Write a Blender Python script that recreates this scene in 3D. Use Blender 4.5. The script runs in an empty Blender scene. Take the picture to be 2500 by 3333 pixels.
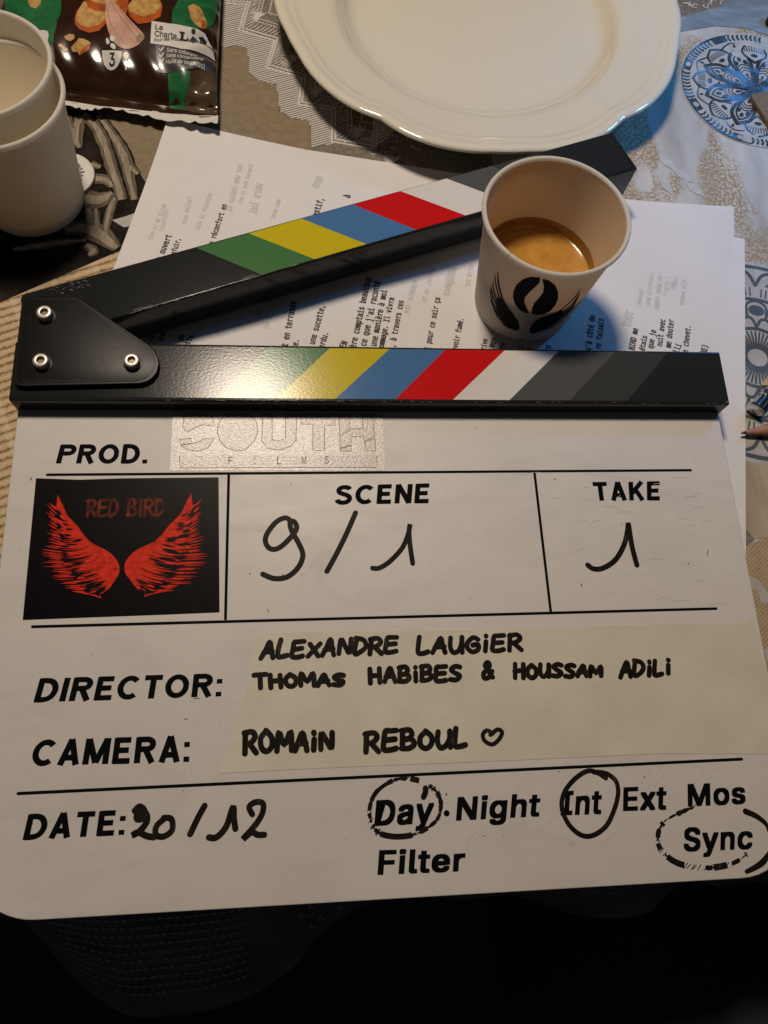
import bpy, bmesh, math, random, os
from mathutils import Matrix, Vector
from mathutils.geometry import tessellate_polygon
random.seed(7)
sc = bpy.context.scene
C = sc.collection
MM = 0.001          # every length below is in millimetres; the scene is in metres
RAD = math.radians

# ------------------------------------------------------------------ camera, world, lamps, exposure
cam_d = bpy.data.cameras.new('camera')
cam = bpy.data.objects.new('camera', cam_d); C.objects.link(cam)
cam_d.sensor_fit = 'VERTICAL'; cam_d.sensor_height = 36.0; cam_d.sensor_width = 27.0
cam_d.lens = 27.0; cam_d.clip_start = 0.01; cam_d.clip_end = 20
_R = Matrix([[0.9957986, 0.0130561, -0.090635], [-0.0447456, 0.9329461, -0.3572247], [0.0798936, 0.3597793, 0.9296106]]).to_4x4()
_L = [-29.612, -158.384, 301.2954]
cam.matrix_world = Matrix.Translation(Vector(_L) * MM) @ _R
sc.camera = cam
sc.render.resolution_x = 768; sc.render.resolution_y = 1024

world = bpy.data.worlds.new('World'); sc.world = world; world.use_nodes = True
bg = world.node_tree.nodes['Background']
bg.inputs[0].default_value = (0.8, 0.85, 1.0, 1); bg.inputs[1].default_value = 0.02

def lamp(name, kind, loc, target, power, col, size=None, spot=None, blend=1.0):
    d = bpy.data.lights.new(name, kind); d.energy = power; d.color = col
    if kind == 'AREA':
        d.shape = 'DISK'; d.size = size * MM
    if kind == 'SPOT':
        d.spot_size = RAD(spot); d.spot_blend = blend; d.shadow_soft_size = size * MM
    o = bpy.data.objects.new(name, d); C.objects.link(o)
    o.location = Vector(loc) * MM
    o.rotation_euler = (Vector(target) - Vector(loc)).to_track_quat('-Z', 'Y').to_euler()
    return o
lamp('ceiling_lamp', 'AREA', (-125, 342, 845), (0, 20, 0), 5.9, (1.0, 0.845, 0.685), 150)
lamp('blue_lamp', 'SPOT', (340, 235, 205), (205, 165, 0), 1.6, (0.05, 0.38, 1.0), 24, 78, 0.9)

sc.view_settings.view_transform = 'Standard'; sc.view_settings.look = 'None'
sc.view_settings.exposure = 0.0; sc.view_settings.gamma = 1.0
sc.cycles.use_denoising = True
sc.cycles.max_bounces = 14; sc.cycles.diffuse_bounces = 12; sc.cycles.transmission_bounces = 12

# ------------------------------------------------------------------ materials
MATS = {}
def mat(name, col, rough=0.5, metal=0.0, spec=0.5, var=None, bump=None, coat=0.0, col2=None, tr=None, sss=0):
    """var=(scale per m, amount, detail) mottles the colour; bump=(scale, distance mm, detail)."""
    if name in MATS: return MATS[name]
    m = bpy.data.materials.new(name); m.use_nodes = True
    nt = m.node_tree; b = nt.nodes['Principled BSDF']
    b.inputs['Base Color'].default_value = (*col, 1); b.inputs['Roughness'].default_value = rough
    b.inputs['Metallic'].default_value = metal; b.inputs['Specular IOR Level'].default_value = spec
    b.inputs['Coat Weight'].default_value = coat
    if sss: b.inputs['Subsurface Weight'].default_value = sss; b.inputs['Subsurface Radius'].default_value = (.002, .0015, .001)
    tc = nt.nodes.new('ShaderNodeTexCoord')
    if var:
        n = nt.nodes.new('ShaderNodeTexNoise'); n.inputs['Scale'].default_value = var[0]
        n.inputs['Detail'].default_value = var[2] if len(var) > 2 else 4
        nt.links.new(tc.outputs['Object'], n.inputs['Vector'])
        r = nt.nodes.new('ShaderNodeValToRGB')
        a = col2 or tuple(c * (1 - var[1]) for c in col)
        r.color_ramp.elements[0].color = (*a, 1); r.color_ramp.elements[1].color = (*col, 1)
        r.color_ramp.elements[0].position = .3; r.color_ramp.elements[1].position = .68
        nt.links.new(n.outputs['Fac'], r.inputs['Fac']); nt.links.new(r.outputs['Color'], b.inputs['Base Color'])
    if bump:
        n = nt.nodes.new('ShaderNodeTexNoise'); n.inputs['Scale'].default_value = bump[0]
        n.inputs['Detail'].default_value = bump[2] if len(bump) > 2 else 3
        nt.links.new(tc.outputs['Object'], n.inputs['Vector'])
        bp = nt.nodes.new('ShaderNodeBump'); bp.inputs['Distance'].default_value = bump[1] * MM
        bp.inputs['Strength'].default_value = 1
        nt.links.new(n.outputs['Fac'], bp.inputs['Height']); nt.links.new(bp.outputs['Normal'], b.inputs['Normal'])
    MATS[name] = m
    return m

def node_mat(name, build, rough=0.8, spec=0.3):
    """build(nt, principled, object-coordinate socket) wires its own colour and relief."""
    m = bpy.data.materials.new(name); m.use_nodes = True
    nt = m.node_tree; b = nt.nodes['Principled BSDF']
    b.inputs['Roughness'].default_value = rough; b.inputs['Specular IOR Level'].default_value = spec
    tc = nt.nodes.new('ShaderNodeTexCoord')
    build(nt, b, tc.outputs['Object']); MATS[name] = m
    return m
def N(nt, t, **kw):
    n = nt.nodes.new(t)
    for k, v in kw.items():
        if k in n.inputs.keys(): n.inputs[k].default_value = v
        else: setattr(n, k, v)
    return n
def ramp(nt, fac, stops):
    r = nt.nodes.new('ShaderNodeValToRGB'); e = r.color_ramp.elements
    while len(e) < len(stops): e.new(0.5)
    for q, (p, c) in zip(e, stops): q.position = p; q.color = (*c, 1)
    nt.links.new(fac, r.inputs['Fac']); return r.outputs['Color']
def mapping(nt, vec, rot=0, scale=(1, 1, 1)):
    m = nt.nodes.new('ShaderNodeMapping'); m.inputs['Rotation'].default_value = (0, 0, RAD(rot)); m.inputs['Scale'].default_value = scale
    nt.links.new(vec, m.inputs['Vector']); return m.outputs['Vector']
def noise(nt, vec, scale, detail=4, rough=.5, dist=0):
    n = N(nt, 'ShaderNodeTexNoise', Scale=scale, Detail=detail, Roughness=rough, Distortion=dist)
    nt.links.new(vec, n.inputs['Vector']); return n.outputs['Fac']
def wave(nt, vec, scale, dist=0, dscale=1, prof='SIN', direction='X'):
    n = N(nt, 'ShaderNodeTexWave', Scale=scale, Distortion=dist, wave_profile=prof, bands_direction=direction)
    n.inputs['Detail Scale'].default_value = dscale
    nt.links.new(vec, n.inputs['Vector']); return n.outputs['Fac']
def mix(nt, fac, a, b, mode='MIX'):
    m = nt.nodes.new('ShaderNodeMix'); m.data_type = 'RGBA'; m.blend_type = mode
    if isinstance(fac, (int, float)): m.inputs[0].default_value = fac
    else: nt.links.new(fac, m.inputs[0])
    for s, v in ((6, a), (7, b)):
        if isinstance(v, tuple): m.inputs[s].default_value = (*v, 1)
        else: nt.links.new(v, m.inputs[s])
    return m.outputs[2]
def math_(nt, op, a, b):
    m = nt.nodes.new('ShaderNodeMath'); m.operation = op
    for i, v in enumerate((a, b)):
        if isinstance(v, (int, float)): m.inputs[i].default_value = v
        else: nt.links.new(v, m.inputs[i])
    return m.outputs[0]
def relief(nt, b, h, dist):
    bp = N(nt, 'ShaderNodeBump', Distance=dist * MM, Strength=1.0)
    nt.links.new(h, bp.inputs['Height']); nt.links.new(bp.outputs['Normal'], b.inputs['Normal'])

def b_burlap(rot, c1, c2, sc_=1.0):
    def f(nt, b, v):
        v1 = mapping(nt, v, rot)
        w1 = wave(nt, v1, 330 * sc_, 2.2, 2); w2 = wave(nt, v1, 300 * sc_, 2.2, 2, direction='Y')
        h = math_(nt, 'MULTIPLY', w1, w2)
        h2 = math_(nt, 'ADD', h, math_(nt, 'MULTIPLY', noise(nt, v, 260, 5), .55))
        nt.links.new(ramp(nt, h2, [(.15, c1), (.75, c2)]), b.inputs['Base Color'])
        relief(nt, b, h, .12)
    return f
node_mat('burlap_tan', b_burlap(25, (.13, .095, .055), (.34, .27, .175)))
node_mat('burlap_gold', b_burlap(-40, (.24, .17, .09), (.50, .40, .26), .8))
def b_bamboo(nt, b, v):
    v1 = mapping(nt, v, -22.5)
    n = noise(nt, mapping(nt, v1, 0, (25, 260, 1)), 1.0, 5)
    w = wave(nt, v1, 78, 1.8, 9, direction='Y')
    w2 = wave(nt, v1, 16, .3, 3, direction='X')
    c = ramp(nt, w, [(.0, (.13, .07, .025)), (.07, (.20, .12, .05)), (.16, (.44, .31, .16)), (.6, (.55, .41, .235)), (1, (.62, .48, .30))])
    c = mix(nt, math_(nt, 'MULTIPLY', n, .5), c, (.36, .24, .12))
    th = ramp(nt, w2, [(.93, (0, 0, 0)), (.985, (1, 1, 1))])
    c = mix(nt, math_(nt, 'MULTIPLY', th, math_(nt, 'ADD', .25, w)), c, (.60, .47, .30))
    nt.links.new(c, b.inputs['Base Color'])
node_mat('bamboo_print', b_bamboo, .6)
def b_drift(nt, b, v):
    n = noise(nt, v, 60, 5)
    nt.links.new(ramp(nt, n, [(.45, (.008, .006, .004)), (.8, (.045, .034, .024))]), b.inputs['Base Color'])
node_mat('driftwood_dark', b_drift, .6, .06)
def b_stick(nt, b, v):
    n = noise(nt, mapping(nt, v, 28, (1, .12, 1)), 520, 6, .65)
    n2 = noise(nt, v, 70, 3)
    c = ramp(nt, n, [(.3, (.085, .065, .043)), (.5, (.15, .118, .08)), (.72, (.24, .195, .14))])
    nt.links.new(mix(nt, math_(nt, 'MULTIPLY', n2, .6), c, (.05, .037, .024)), b.inputs['Base Color'])
node_mat('driftwood_stick', b_stick, .6, .1)
def b_stick2(nt, b, v):
    n = noise(nt, mapping(nt, v, 28, (1, .12, 1)), 700, 6, .65)
    nt.links.new(ramp(nt, n, [(.3, (.19, .15, .105)), (.5, (.27, .22, .155)), (.72, (.36, .30, .22))]), b.inputs['Base Color'])
node_mat('driftwood_light', b_stick2, .5)
mat('driftwood_shade', (.016, .012, .008), .6, spec=.06, var=(200, .5))
def b_lace(nt, b, v):
    n = noise(nt, v, 500, 4)
    nt.links.new(ramp(nt, n, [(.3, (.125, .105, .085)), (.7, (.23, .20, .165))]), b.inputs['Base Color'])
node_mat('lace_ground', b_lace, .7)
def b_gold(nt, b, v):
    n = noise(nt, mapping(nt, v, -35, (1, .45, 1)), 40, 3, .5, .6); n2 = noise(nt, v, 700, 3)
    f = math_(nt, 'MULTIPLY', ramp(nt, n, [(.47, (0, 0, 0)), (.56, (1, 1, 1))]), ramp(nt, n2, [(.38, (0, 0, 0)), (.56, (1, 1, 1))]))
    base = ramp(nt, noise(nt, mapping(nt, v, 40, (1, .25, 1)), 45, 5), [(.35, (.36, .34, .31)), (.5, (.47, .45, .42)), (.68, (.60, .57, .53))])
    nt.links.new(mix(nt, f, base, (.33, .23, .11)), b.inputs['Base Color'])
node_mat('cloth_cream_gold', b_gold, .75)
def b_satin(nt, b, v):
    n = noise(nt, mapping(nt, v, -35, (1, .3, 1)), 60, 5, .6, .5)
    nt.links.new(ramp(nt, n, [(.3, (.30, .235, .15)), (.55, (.46, .38, .27)), (.75, (.56, .51, .43))]), b.inputs['Base Color'])
node_mat('cloth_beige', b_satin, .7)
mat('mandala_ground', (.47, .45, .42), .7, var=(120, .25, 5))
def b_ink(nt, b, v):  # dark print ink; its blue blotches paint speckled blue light into the colour
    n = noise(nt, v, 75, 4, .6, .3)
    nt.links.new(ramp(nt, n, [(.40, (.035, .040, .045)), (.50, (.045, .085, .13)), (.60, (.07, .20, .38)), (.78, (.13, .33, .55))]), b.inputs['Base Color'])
node_mat('mandala_ink_bluelit', b_ink, .65, .1)
def b_ink2(nt, b, v):
    n = noise(nt, v, 60, 4, .6, .3)
    nt.links.new(ramp(nt, n, [(.45, (.075, .085, .09)), (.62, (.085, .12, .155)), (.8, (.09, .18, .28))]), b.inputs['Base Color'])
node_mat('rosette_ink', b_ink2, .65, .1)
def b_blue_shade(nt, b, v):  # blue-lit shadow of the top-right cloth, put into its colour
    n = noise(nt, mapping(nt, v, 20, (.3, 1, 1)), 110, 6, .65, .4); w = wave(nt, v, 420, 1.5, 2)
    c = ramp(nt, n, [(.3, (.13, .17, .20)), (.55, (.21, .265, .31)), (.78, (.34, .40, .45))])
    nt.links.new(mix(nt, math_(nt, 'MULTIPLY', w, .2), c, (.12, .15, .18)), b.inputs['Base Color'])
node_mat('cloth_blue_shade', b_blue_shade, .75)
mat('leaf_white', (.54, .52, .49), .7, var=(300, .2))
mat('lace_thread', (.60, .56, .515), .8, bump=(2500, .05))
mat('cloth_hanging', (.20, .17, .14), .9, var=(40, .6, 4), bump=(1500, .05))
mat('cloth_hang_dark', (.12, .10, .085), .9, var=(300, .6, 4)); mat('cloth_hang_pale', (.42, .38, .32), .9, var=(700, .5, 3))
mat('floor_dark', (.02, .016, .014), .7, var=(6, .5))
mat('garment_cloth', (.012, .016, .026), .75)
mat('table_wood', (.11, .06, .03), .5)

def b_board(nt, b, v):
    n1 = noise(nt, v, 9, 5, .55); n2 = noise(nt, mapping(nt, v, 42, (.5, 1.3, 1)), 34, 6, .62, 1.2); n3 = noise(nt, mapping(nt, v, -8, (.4, 1.4, 1)), 42, 6, .65, 1.5)
    c = ramp(nt, n1, [(.3, (.615, .585, .555)), (.7, (.67, .64, .61))])
    c = mix(nt, math_(nt, 'MULTIPLY', ramp(nt, n2, [(.50, (0, 0, 0)), (.75, (1, 1, 1))]), .24), c, (.38, .35, .335))
    c = mix(nt, math_(nt, 'MULTIPLY', ramp(nt, n3, [(.52, (0, 0, 0)), (.78, (1, 1, 1))]), .18), c, (.44, .40, .39))
    c = mix(nt, math_(nt, 'MULTIPLY', ramp(nt, noise(nt, v, 330, 2), [(.69, (0, 0, 0)), (.76, (1, 1, 1))]), .35), c, (.40, .36, .33))
    nt.links.new(c, b.inputs['Base Color'])
    nt.links.new(ramp(nt, n2, [(.3, (.36, .36, .36)), (.7, (.52, .52, .52))]), b.inputs['Roughness'])
    relief(nt, b, noise(nt, v, 900, 3), .004)
node_mat('board_white', b_board, .45, .35)
mat('ink_black', (.003, .004, .0045), .6, spec=.03)
mat('rule_black', (.003, .004, .0045), .6, spec=.03)
def b_marker(nt, b, v):
    n = noise(nt, mapping(nt, v, -20, (1, .35, 1)), 420, 5, .6)
    nt.links.new(ramp(nt, n, [(.34, (.006, .005, .004)), (.62, (.016, .012, .009)), (.82, (.085, .07, .055))]), b.inputs['Base Color'])
node_mat('marker_ink', b_marker, .45, .08)
mat('smudge', (.50, .475, .455), .5)
mat('worn_edge', (.30, .28, .255), .5, var=(900, .7)); mat('rub_mark', (.035, .034, .032), .5, spec=.2)
mat('speck', (.10, .09, .08), .6)
def b_stick_black(nt, b, v):
    n = noise(nt, v, 1400, 4)
    nt.links.new(ramp(nt, n, [(.3, (.010, .011, .011)), (.75, (.022, .024, .024))]), b.inputs['Base Color'])
    relief(nt, b, noise(nt, mapping(nt, v, 0, (1, 1.4, 1)), 760, 3), .022)
node_mat('stick_black', b_stick_black, .15, .2)
def vinyl(name, col):
    def f(nt, b, v):
        n = noise(nt, v, 300, 4)
        nt.links.new(mix(nt, math_(nt, 'MULTIPLY', n, .25), col, tuple(c * .7 for c in col)), b.inputs['Base Color'])
        relief(nt, b, noise(nt, mapping(nt, v, 0, (1, 1.4, 1)), 760, 3), .022)
    return node_mat(name, f, .16, .19)
STR = {k: vinyl('vinyl_' + k, c) for k, c in dict(green=(.055, .17, .055), yellow=(.56, .45, .012), blue=(.065, .17, .37),
        red=(.56, .010, .012), white=(.68, .65, .62), grey=(.085, .088, .085), darkgrey=(.045, .047, .046), black=(.014, .0155, .016), navy=(.020, .022, .024)).items()}
mat('hinge_black', (.006, .006, .006), .38, spec=.22, bump=(60, .04), var=(110, .35))
mat('stick_side', (.008, .008, .008), .4, bump=(500, .02))
mat('screw_steel', (.72, .66, .58), .34, .55, bump=(900, .03))
mat('screw_socket', (.16, .12, .08), .4, .8)
def b_silver(nt, b, v):
    n = noise(nt, mapping(nt, v, 0, (1, 2.2, 1)), 650, 5, .6)
    nt.links.new(ramp(nt, n, [(.3, (.42, .37, .32)), (.7, (.60, .55, .49))]), b.inputs['Base Color'])
    relief(nt, b, n, .16)
node_mat('sticker_silver', b_silver, .30, 1.0)
def b_silver2(nt, b, v):
    n = noise(nt, mapping(nt, v, 0, (1, 2.2, 1)), 650, 5, .6)
    nt.links.new(ramp(nt, n, [(.3, (.31, .255, .235)), (.7, (.46, .39, .36))]), b.inputs['Base Color'])
    relief(nt, b, n, .16)
node_mat('sticker_letter', b_silver2, .30, 1.0)
mat('sticker_line', (.12, .10, .082), .5, spec=.3)
mat('card_black', (.005, .0045, .005), .35, spec=.05, var=(300, .4))
def b_wing(nt, b, v):
    n = noise(nt, mapping(nt, v, 0, (1, 1.5, 1)), 330, 6, .7)
    nt.links.new(ramp(nt, n, [(.32, (.14, .006, .004)), (.43, (.54, .02, .008)), (.74, (.80, .05, .016))]), b.inputs['Base Color'])
node_mat('wing_red', b_wing, .5, .08)
def b_title(nt, b, v):
    n = noise(nt, v, 240, 3)
    nt.links.new(ramp(nt, n, [(.35, (.03, .006, .005)), (.6, (.15, .022, .012)), (.8, (.26, .06, .025))]), b.inputs['Base Color'])
node_mat('title_red', b_title, .5, .08)
def b_tape(nt, b, v):
    n = noise(nt, v, 55, 4); n2 = noise(nt, mapping(nt, v, 4, (.35, 1, 1)), 1500, 3)
    c = ramp(nt, n, [(.3, (.565, .53, .43)), (.7, (.645, .61, .51))])
    nt.links.new(mix(nt, math_(nt, 'MULTIPLY', n2, .3), c, (.66, .62, .50)), b.inputs['Base Color'])
    relief(nt, b, math_(nt, 'ADD', n2, math_(nt, 'MULTIPLY', noise(nt, mapping(nt, v, 3, (.3, 1, 1)), 300, 4), .6)), .07)
node_mat('masking_tape', b_tape, .5)
def b_paper(nt, b, v):
    nt.links.new(ramp(nt, noise(nt, v, 30, 4), [(.3, (.70, .675, .66)), (.7, (.74, .715, .70))]), b.inputs['Base Color'])
    relief(nt, b, noise(nt, v, 14, 2), .5)
node_mat('paper', b_paper, .8)
mat('type_ink', (.05, .047, .047), .8)
mat('ghost_ink', (.565, .54, .525), .85)
mat('cup_paper', (.80, .765, .71), .55, var=(25, .05), bump=(1200, .012))
mat('cup_inside', (.76, .59, .37), .5, bump=(1000, .012))
mat('cup_print', (.005, .005, .006), .7, spec=.05, var=(900, .8, 5), col2=(.03, .028, .027))
def see_through(m, w, col):
    nt = m.node_tree; b = nt.nodes['Principled BSDF']; out = nt.nodes['Material Output']
    t = nt.nodes.new('ShaderNodeBsdfTranslucent'); t.inputs[0].default_value = (*col, 1)
    mx = nt.nodes.new('ShaderNodeMixShader'); mx.inputs[0].default_value = w
    nt.links.new(b.outputs[0], mx.inputs[1]); nt.links.new(t.outputs[0], mx.inputs[2]); nt.links.new(mx.outputs[0], out.inputs[0])
see_through(MATS['cup_paper'], .40, (.97, .92, .84)); see_through(MATS['cup_inside'], .36, (.92, .68, .40))
mat('cup_inside_lit', (.97, .92, .80), .6, bump=(1000, .012)); see_through(MATS['cup_inside_lit'], .22, (.98, .93, .80))  # lighter copy of the lining: brightness inside the nested cups put into its colour
mat('cup_seam', (.06, .05, .04), .7)
def b_coffee(nt, b, v):
    n = noise(nt, v, 130, 5, .55); n2 = noise(nt, v, 1700, 3)
    c = ramp(nt, n, [(.3, (.42, .20, .034)), (.6, (.56, .29, .06)), (.8, (.64, .37, .10))])
    nt.links.new(mix(nt, math_(nt, 'MULTIPLY', n2, .35), c, (.36, .17, .035)), b.inputs['Base Color'])
node_mat('coffee_crema', b_coffee, .12, .5)
mat('coffee_stain', (.42, .20, .045), .35, var=(120, .5, 3))
mat('glaze', (.75, .695, .57), .08, coat=1.0, var=(8, .04))
mat('lid_plastic', (.70, .66, .60), .4)
mat('lid_edge', (.40, .27, .13), .5)
mat('lid_print', (.16, .15, .14), .5)

# ------------------------------------------------------------------ mesh helpers
class MB:
    def __init__(s): s.v = []; s.f = []; s.m = []
    def add(s, vs, fs, mi=0):
        o = len(s.v); s.v += [tuple(q) for q in vs]
        for f in fs: s.f.append(tuple(o + i for i in f)); s.m.append(mi)
    def poly(s, pts, z, mi=0):
        if area(pts) < 0: pts = pts[::-1]
        s.add([(x, y, z) for x, y in pts], [tuple(range(len(pts)))], mi)
    def prism(s, pts, z0, z1, mi=0):
        if area(pts) < 0: pts = pts[::-1]
        n = len(pts)
        s.add([(x, y, z0) for x, y in pts] + [(x, y, z1) for x, y in pts],
              [tuple(range(n))[::-1], tuple(range(n, 2 * n))] + [(i, (i + 1) % n, n + (i + 1) % n, n + i) for i in range(n)], mi)
    def ribbon(s, path, w, z, dz=0.0006, caps=True, taper=None, mi=0):
        """flat pen stroke; w one width or a list of widths per point."""
        n = len(path)
        if n < 2: return
        ws = w if isinstance(w, list) else [w] * n
        vs = []
        for i in range(n):
            a = path[max(i - 1, 0)]; b = path[min(i + 1, n - 1)]
            dx, dy = b[0] - a[0], b[1] - a[1]; l = math.hypot(dx, dy) or 1
            nx, ny = -dy / l * ws[i] / 2, dx / l * ws[i] / 2
            zz = z + dz * i
            vs += [(path[i][0] + nx, path[i][1] + ny, zz), (path[i][0] - nx, path[i][1] - ny, zz)]
        fs = [(2 * i, 2 * i + 1, 2 * i + 3, 2 * i + 2) for i in range(n - 1)]
        s.add(vs, fs, mi)
        if caps:
            for e, (p, q) in ((0, (path[0], path[1])), (n - 1, (path[-1], path[-2]))):
                if ws[e] < .05: continue
                a0 = math.atan2(p[1] - q[1], p[0] - q[0]); zz = z + dz * e
                cv = [(p[0] + ws[e] / 2 * math.cos(a0 + t), p[1] + ws[e] / 2 * math.sin(a0 + t), zz) for t in [math.pi * (k / 6 - .5) for k in range(7)]]
                s.add(cv, [tuple(range(7))], mi)
    def lathe(s, prof, c, n=96, mi=0, rf=None, close=False):
        o = len(s.v)
        for r, z in prof:
            for k in range(n):
                a = 2 * math.pi * k / n; rr = rf(r, a) if rf else r
                s.v.append((c[0] + rr * math.cos(a), c[1] + rr * math.sin(a), z))
        m = len(prof)
        for j in range(m - 1 + (1 if close else 0)):
            for k in range(n):
                a, b = o + j * n, o + ((j + 1) % m) * n
                s.f.append((a + k, a + (k + 1) % n, b + (k + 1) % n, b + k)); s.m.append(mi)
    def build(s, name, mats, parent=None, smooth=False, bevel=0, seg=2, weld=False, outward=False):
        me = bpy.data.meshes.new(name)
        me.from_pydata([(x * MM, y * MM, z * MM) for x, y, z in s.v], [], s.f)
        for m in (mats if isinstance(mats, list) else [mats]): me.materials.append(MATS[m] if isinstance(m, str) else m)
        for p, i in zip(me.polygons, s.m): p.material_index = i
        if bevel or weld or outward:
            bm = bmesh.new(); bm.from_mesh(me)
            if outward: bmesh.ops.recalc_face_normals(bm, faces=bm.faces)
            if weld: bmesh.ops.remove_doubles(bm, verts=bm.verts, dist=1e-6)
            if bevel:
                es = [e for e in bm.edges if len(e.link_faces) == 2 and e.calc_face_angle(0) > .5]
                bmesh.ops.bevel(bm, geom=es, offset=bevel * MM, segments=seg, affect='EDGES', profile=.6)
            bm.to_mesh(me); bm.free()
        if smooth:
            me.polygons.foreach_set('use_smooth', [True] * len(me.polygons))
            if smooth != 'all': me.set_sharp_from_angle(angle=RAD(40))
        me.update()
        return link(name, me, parent)
def link(name, me, parent=None):
    o = bpy.data.objects.new(name, me); C.objects.link(o)
    if parent is not None:
        o.parent = parent; o.matrix_parent_inverse = PINV[parent.name] if parent.name in PINV else Matrix.Identity(4)
        PINV[o.name] = Matrix.Identity(4)
    return o
PINV = {}
def area(p): return sum(p[i][0] * p[(i + 1) % len(p)][1] - p[(i + 1) % len(p)][0] * p[i][1] for i in range(len(p)))
def thing(name, label, cat, loc, group=None, lean=None):
    o = bpy.data.objects.new(name, None); C.objects.link(o)
    o.empty_display_size = .01; o.location = Vector(loc) * MM
    o['label'] = label; o['category'] = cat
    if group: o['group'] = group
    if lean is not None: o.rotation_euler = (RAD(lean), 0, 0); PINV[o.name] = Matrix.Identity(4); return o   # parts modelled in its own frame
    PINV[o.name] = Matrix.Translation(-Vector(loc) * MM)
    return o
def tag(o, label, cat, group=None):
    o['label'] = label; o['category'] = cat
    if group: o['group'] = group
    return o
def spline(p, k=6, closed=False):
    n = len(p); out = []
    if n < 3 and not closed: return [p[0], tuple((a + b) / 2 for a, b in zip(p[0], p[-1])), p[-1]]
    for i in range(n if closed else n - 1):
        g = (lambda j: p[j % n]) if closed else (lambda j: p[min(max(j, 0), n - 1)])
        a, b, c, d = g(i - 1), g(i), g(i + 1), g(i + 2)
        for t in [q / k for q in range(k)]:
            out.append(tuple(.5 * (2 * b[e] + (c[e] - a[e]) * t + (2 * a[e] - 5 * b[e] + 4 * c[e] - d[e]) * t * t + (3 * b[e] - a[e] - 3 * c[e] + d[e]) * t ** 3) for e in range(len(b))))
    if not closed: out.append(p[-1])
    return out
def ragged(p, amp, step=1.0):
    out = []
    for i in range(len(p)):
        a, b = p[i], p[(i + 1) % len(p)]; l = math.hypot(b[0] - a[0], b[1] - a[1]); k = max(1, int(l / step))
        for q in range(k):
            t = q / k; j = 0 if q == 0 else random.uniform(-amp, amp)
            out.append((a[0] + (b[0] - a[0]) * t - (b[1] - a[1]) / (l or 1) * j, a[1] + (b[1] - a[1]) * t + (b[0] - a[0]) / (l or 1) * j))
    return out
def ellipse(c, rx, ry, rot=0, n=28):
    cr, sr = math.cos(RAD(rot)), math.sin(RAD(rot))
    return [(c[0] + rx * math.cos(t) * cr - ry * math.sin(t) * sr, c[1] + rx * math.cos(t) * sr + ry * math.sin(t) * cr) for t in [2 * math.pi * k / n for k in range(n)]]
def rrect(x0, y0, x1, y1, r, n=8):
    rs = r if isinstance(r, (list, tuple)) else [r] * 4; out = []
    for (cx, cy, a0, q) in ((x1 - rs[0], y1 - rs[0], 0, rs[0]), (x0 + rs[1], y1 - rs[1], 90, rs[1]), (x0 + rs[2], y0 + rs[2], 180, rs[2]), (x1 - rs[3], y0 + rs[3], 270, rs[3])):
        for k in range(n + 1):
            a = RAD(a0 + 90 * k / n); out.append((cx + q * math.cos(a), cy + q * math.sin(a)))
    return out
def drape(polys, zf, name, m, parent, off=0.15, step=3.0, smooth=True):
    """flat 2-D outlines cut into a fine net and laid onto the surface z = zf(x, y)."""
    bm = bmesh.new(); k = 0
    for p in polys:
        if area(p) < 0: p = p[::-1]
        b2 = bmesh.new(); vs = [b2.verts.new((x, y, 0)) for x, y in p]
        for tri in tessellate_polygon([[(x, y, 0) for x, y in p]]):
            try: b2.faces.new([vs[i] for i in tri])
            except ValueError: pass
        bmesh.ops.recalc_face_normals(b2, faces=b2.faces)
        if b2.faces and sum(q.normal.z for q in b2.faces) < 0: bmesh.ops.reverse_faces(b2, faces=b2.faces)
        xs = [q[0] for q in p]; ys = [q[1] for q in p]
        for ax, lo, hi in ((0, min(xs), max(xs)), (1, min(ys), max(ys))):
            t = math.floor(lo / step) * step + step
            while t < hi:
                co = (t, 0, 0) if ax == 0 else (0, t, 0); no = (1, 0, 0) if ax == 0 else (0, 1, 0)
                bmesh.ops.bisect_plane(b2, geom=b2.verts[:] + b2.edges[:] + b2.faces[:], plane_co=co, plane_no=no, dist=1e-5)
                t += step
        mp = [bm.verts.new((v.co.x * MM, v.co.y * MM, (zf(v.co.x, v.co.y) + off + k * .003) * MM)) for v in b2.verts]
        b2.verts.index_update()
        for q in b2.faces: bm.faces.new([mp[v.index] for v in q.verts]).smooth = smooth
        b2.free(); k += 1
    me = bpy.data.meshes.new(name); bm.normal_update(); bm.to_mesh(me); bm.free(); me.materials.append(MATS[m])
    return link(name, me, parent)

# text: glyph outlines turned to flat triangles, then mapped by a function (u, v in 0..1 of the text's box)
FD = os.path.join(bpy.utils.resource_path('LOCAL'), 'datafiles', 'fonts')
def font(fn):
    try: return bpy.data.fonts.load(os.path.join(FD, fn))
    except Exception: return None
F_SANS, F_MONO = font('Inter.woff2'), font('DejaVuSansMono.woff2')
def glyphs(body, fnt=None, bold=0.0, space=1.0):
    cu = bpy.data.curves.new('text', 'FONT'); cu.body = body; cu.resolution_u = 3
    if fnt: cu.font = fnt
    cu.space_character = space; cu.fill_mode = 'FRONT'
    o = bpy.data.objects.new('text', cu); C.objects.link(o)
    dg = bpy.context.evaluated_depsgraph_get(); me = o.evaluated_get(dg).to_mesh()
    vs = [(v.co.x, v.co.y) for v in me.vertices]; fs = [tuple(p.vertices) for p in me.polygons]
    o.evaluated_get(dg).to_mesh_clear(); bpy.data.objects.remove(o); bpy.data.curves.remove(cu)
    if bold:                                   # heavier weight: the outline stamped round a small circle
        n = len(vs); V, Fc = [], []
        for k, (ox, oy) in enumerate(((1, 0), (1, 1), (0, 1), (-1, 1), (-1, 0), (-1, -1), (0, -1), (1, -1))):
            V += [(x + bold * ox, y + bold * oy * .8) for x, y in vs]; Fc += [tuple(i + k * n for i in f) for f in fs]
        return V, Fc
    return vs, fs
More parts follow.
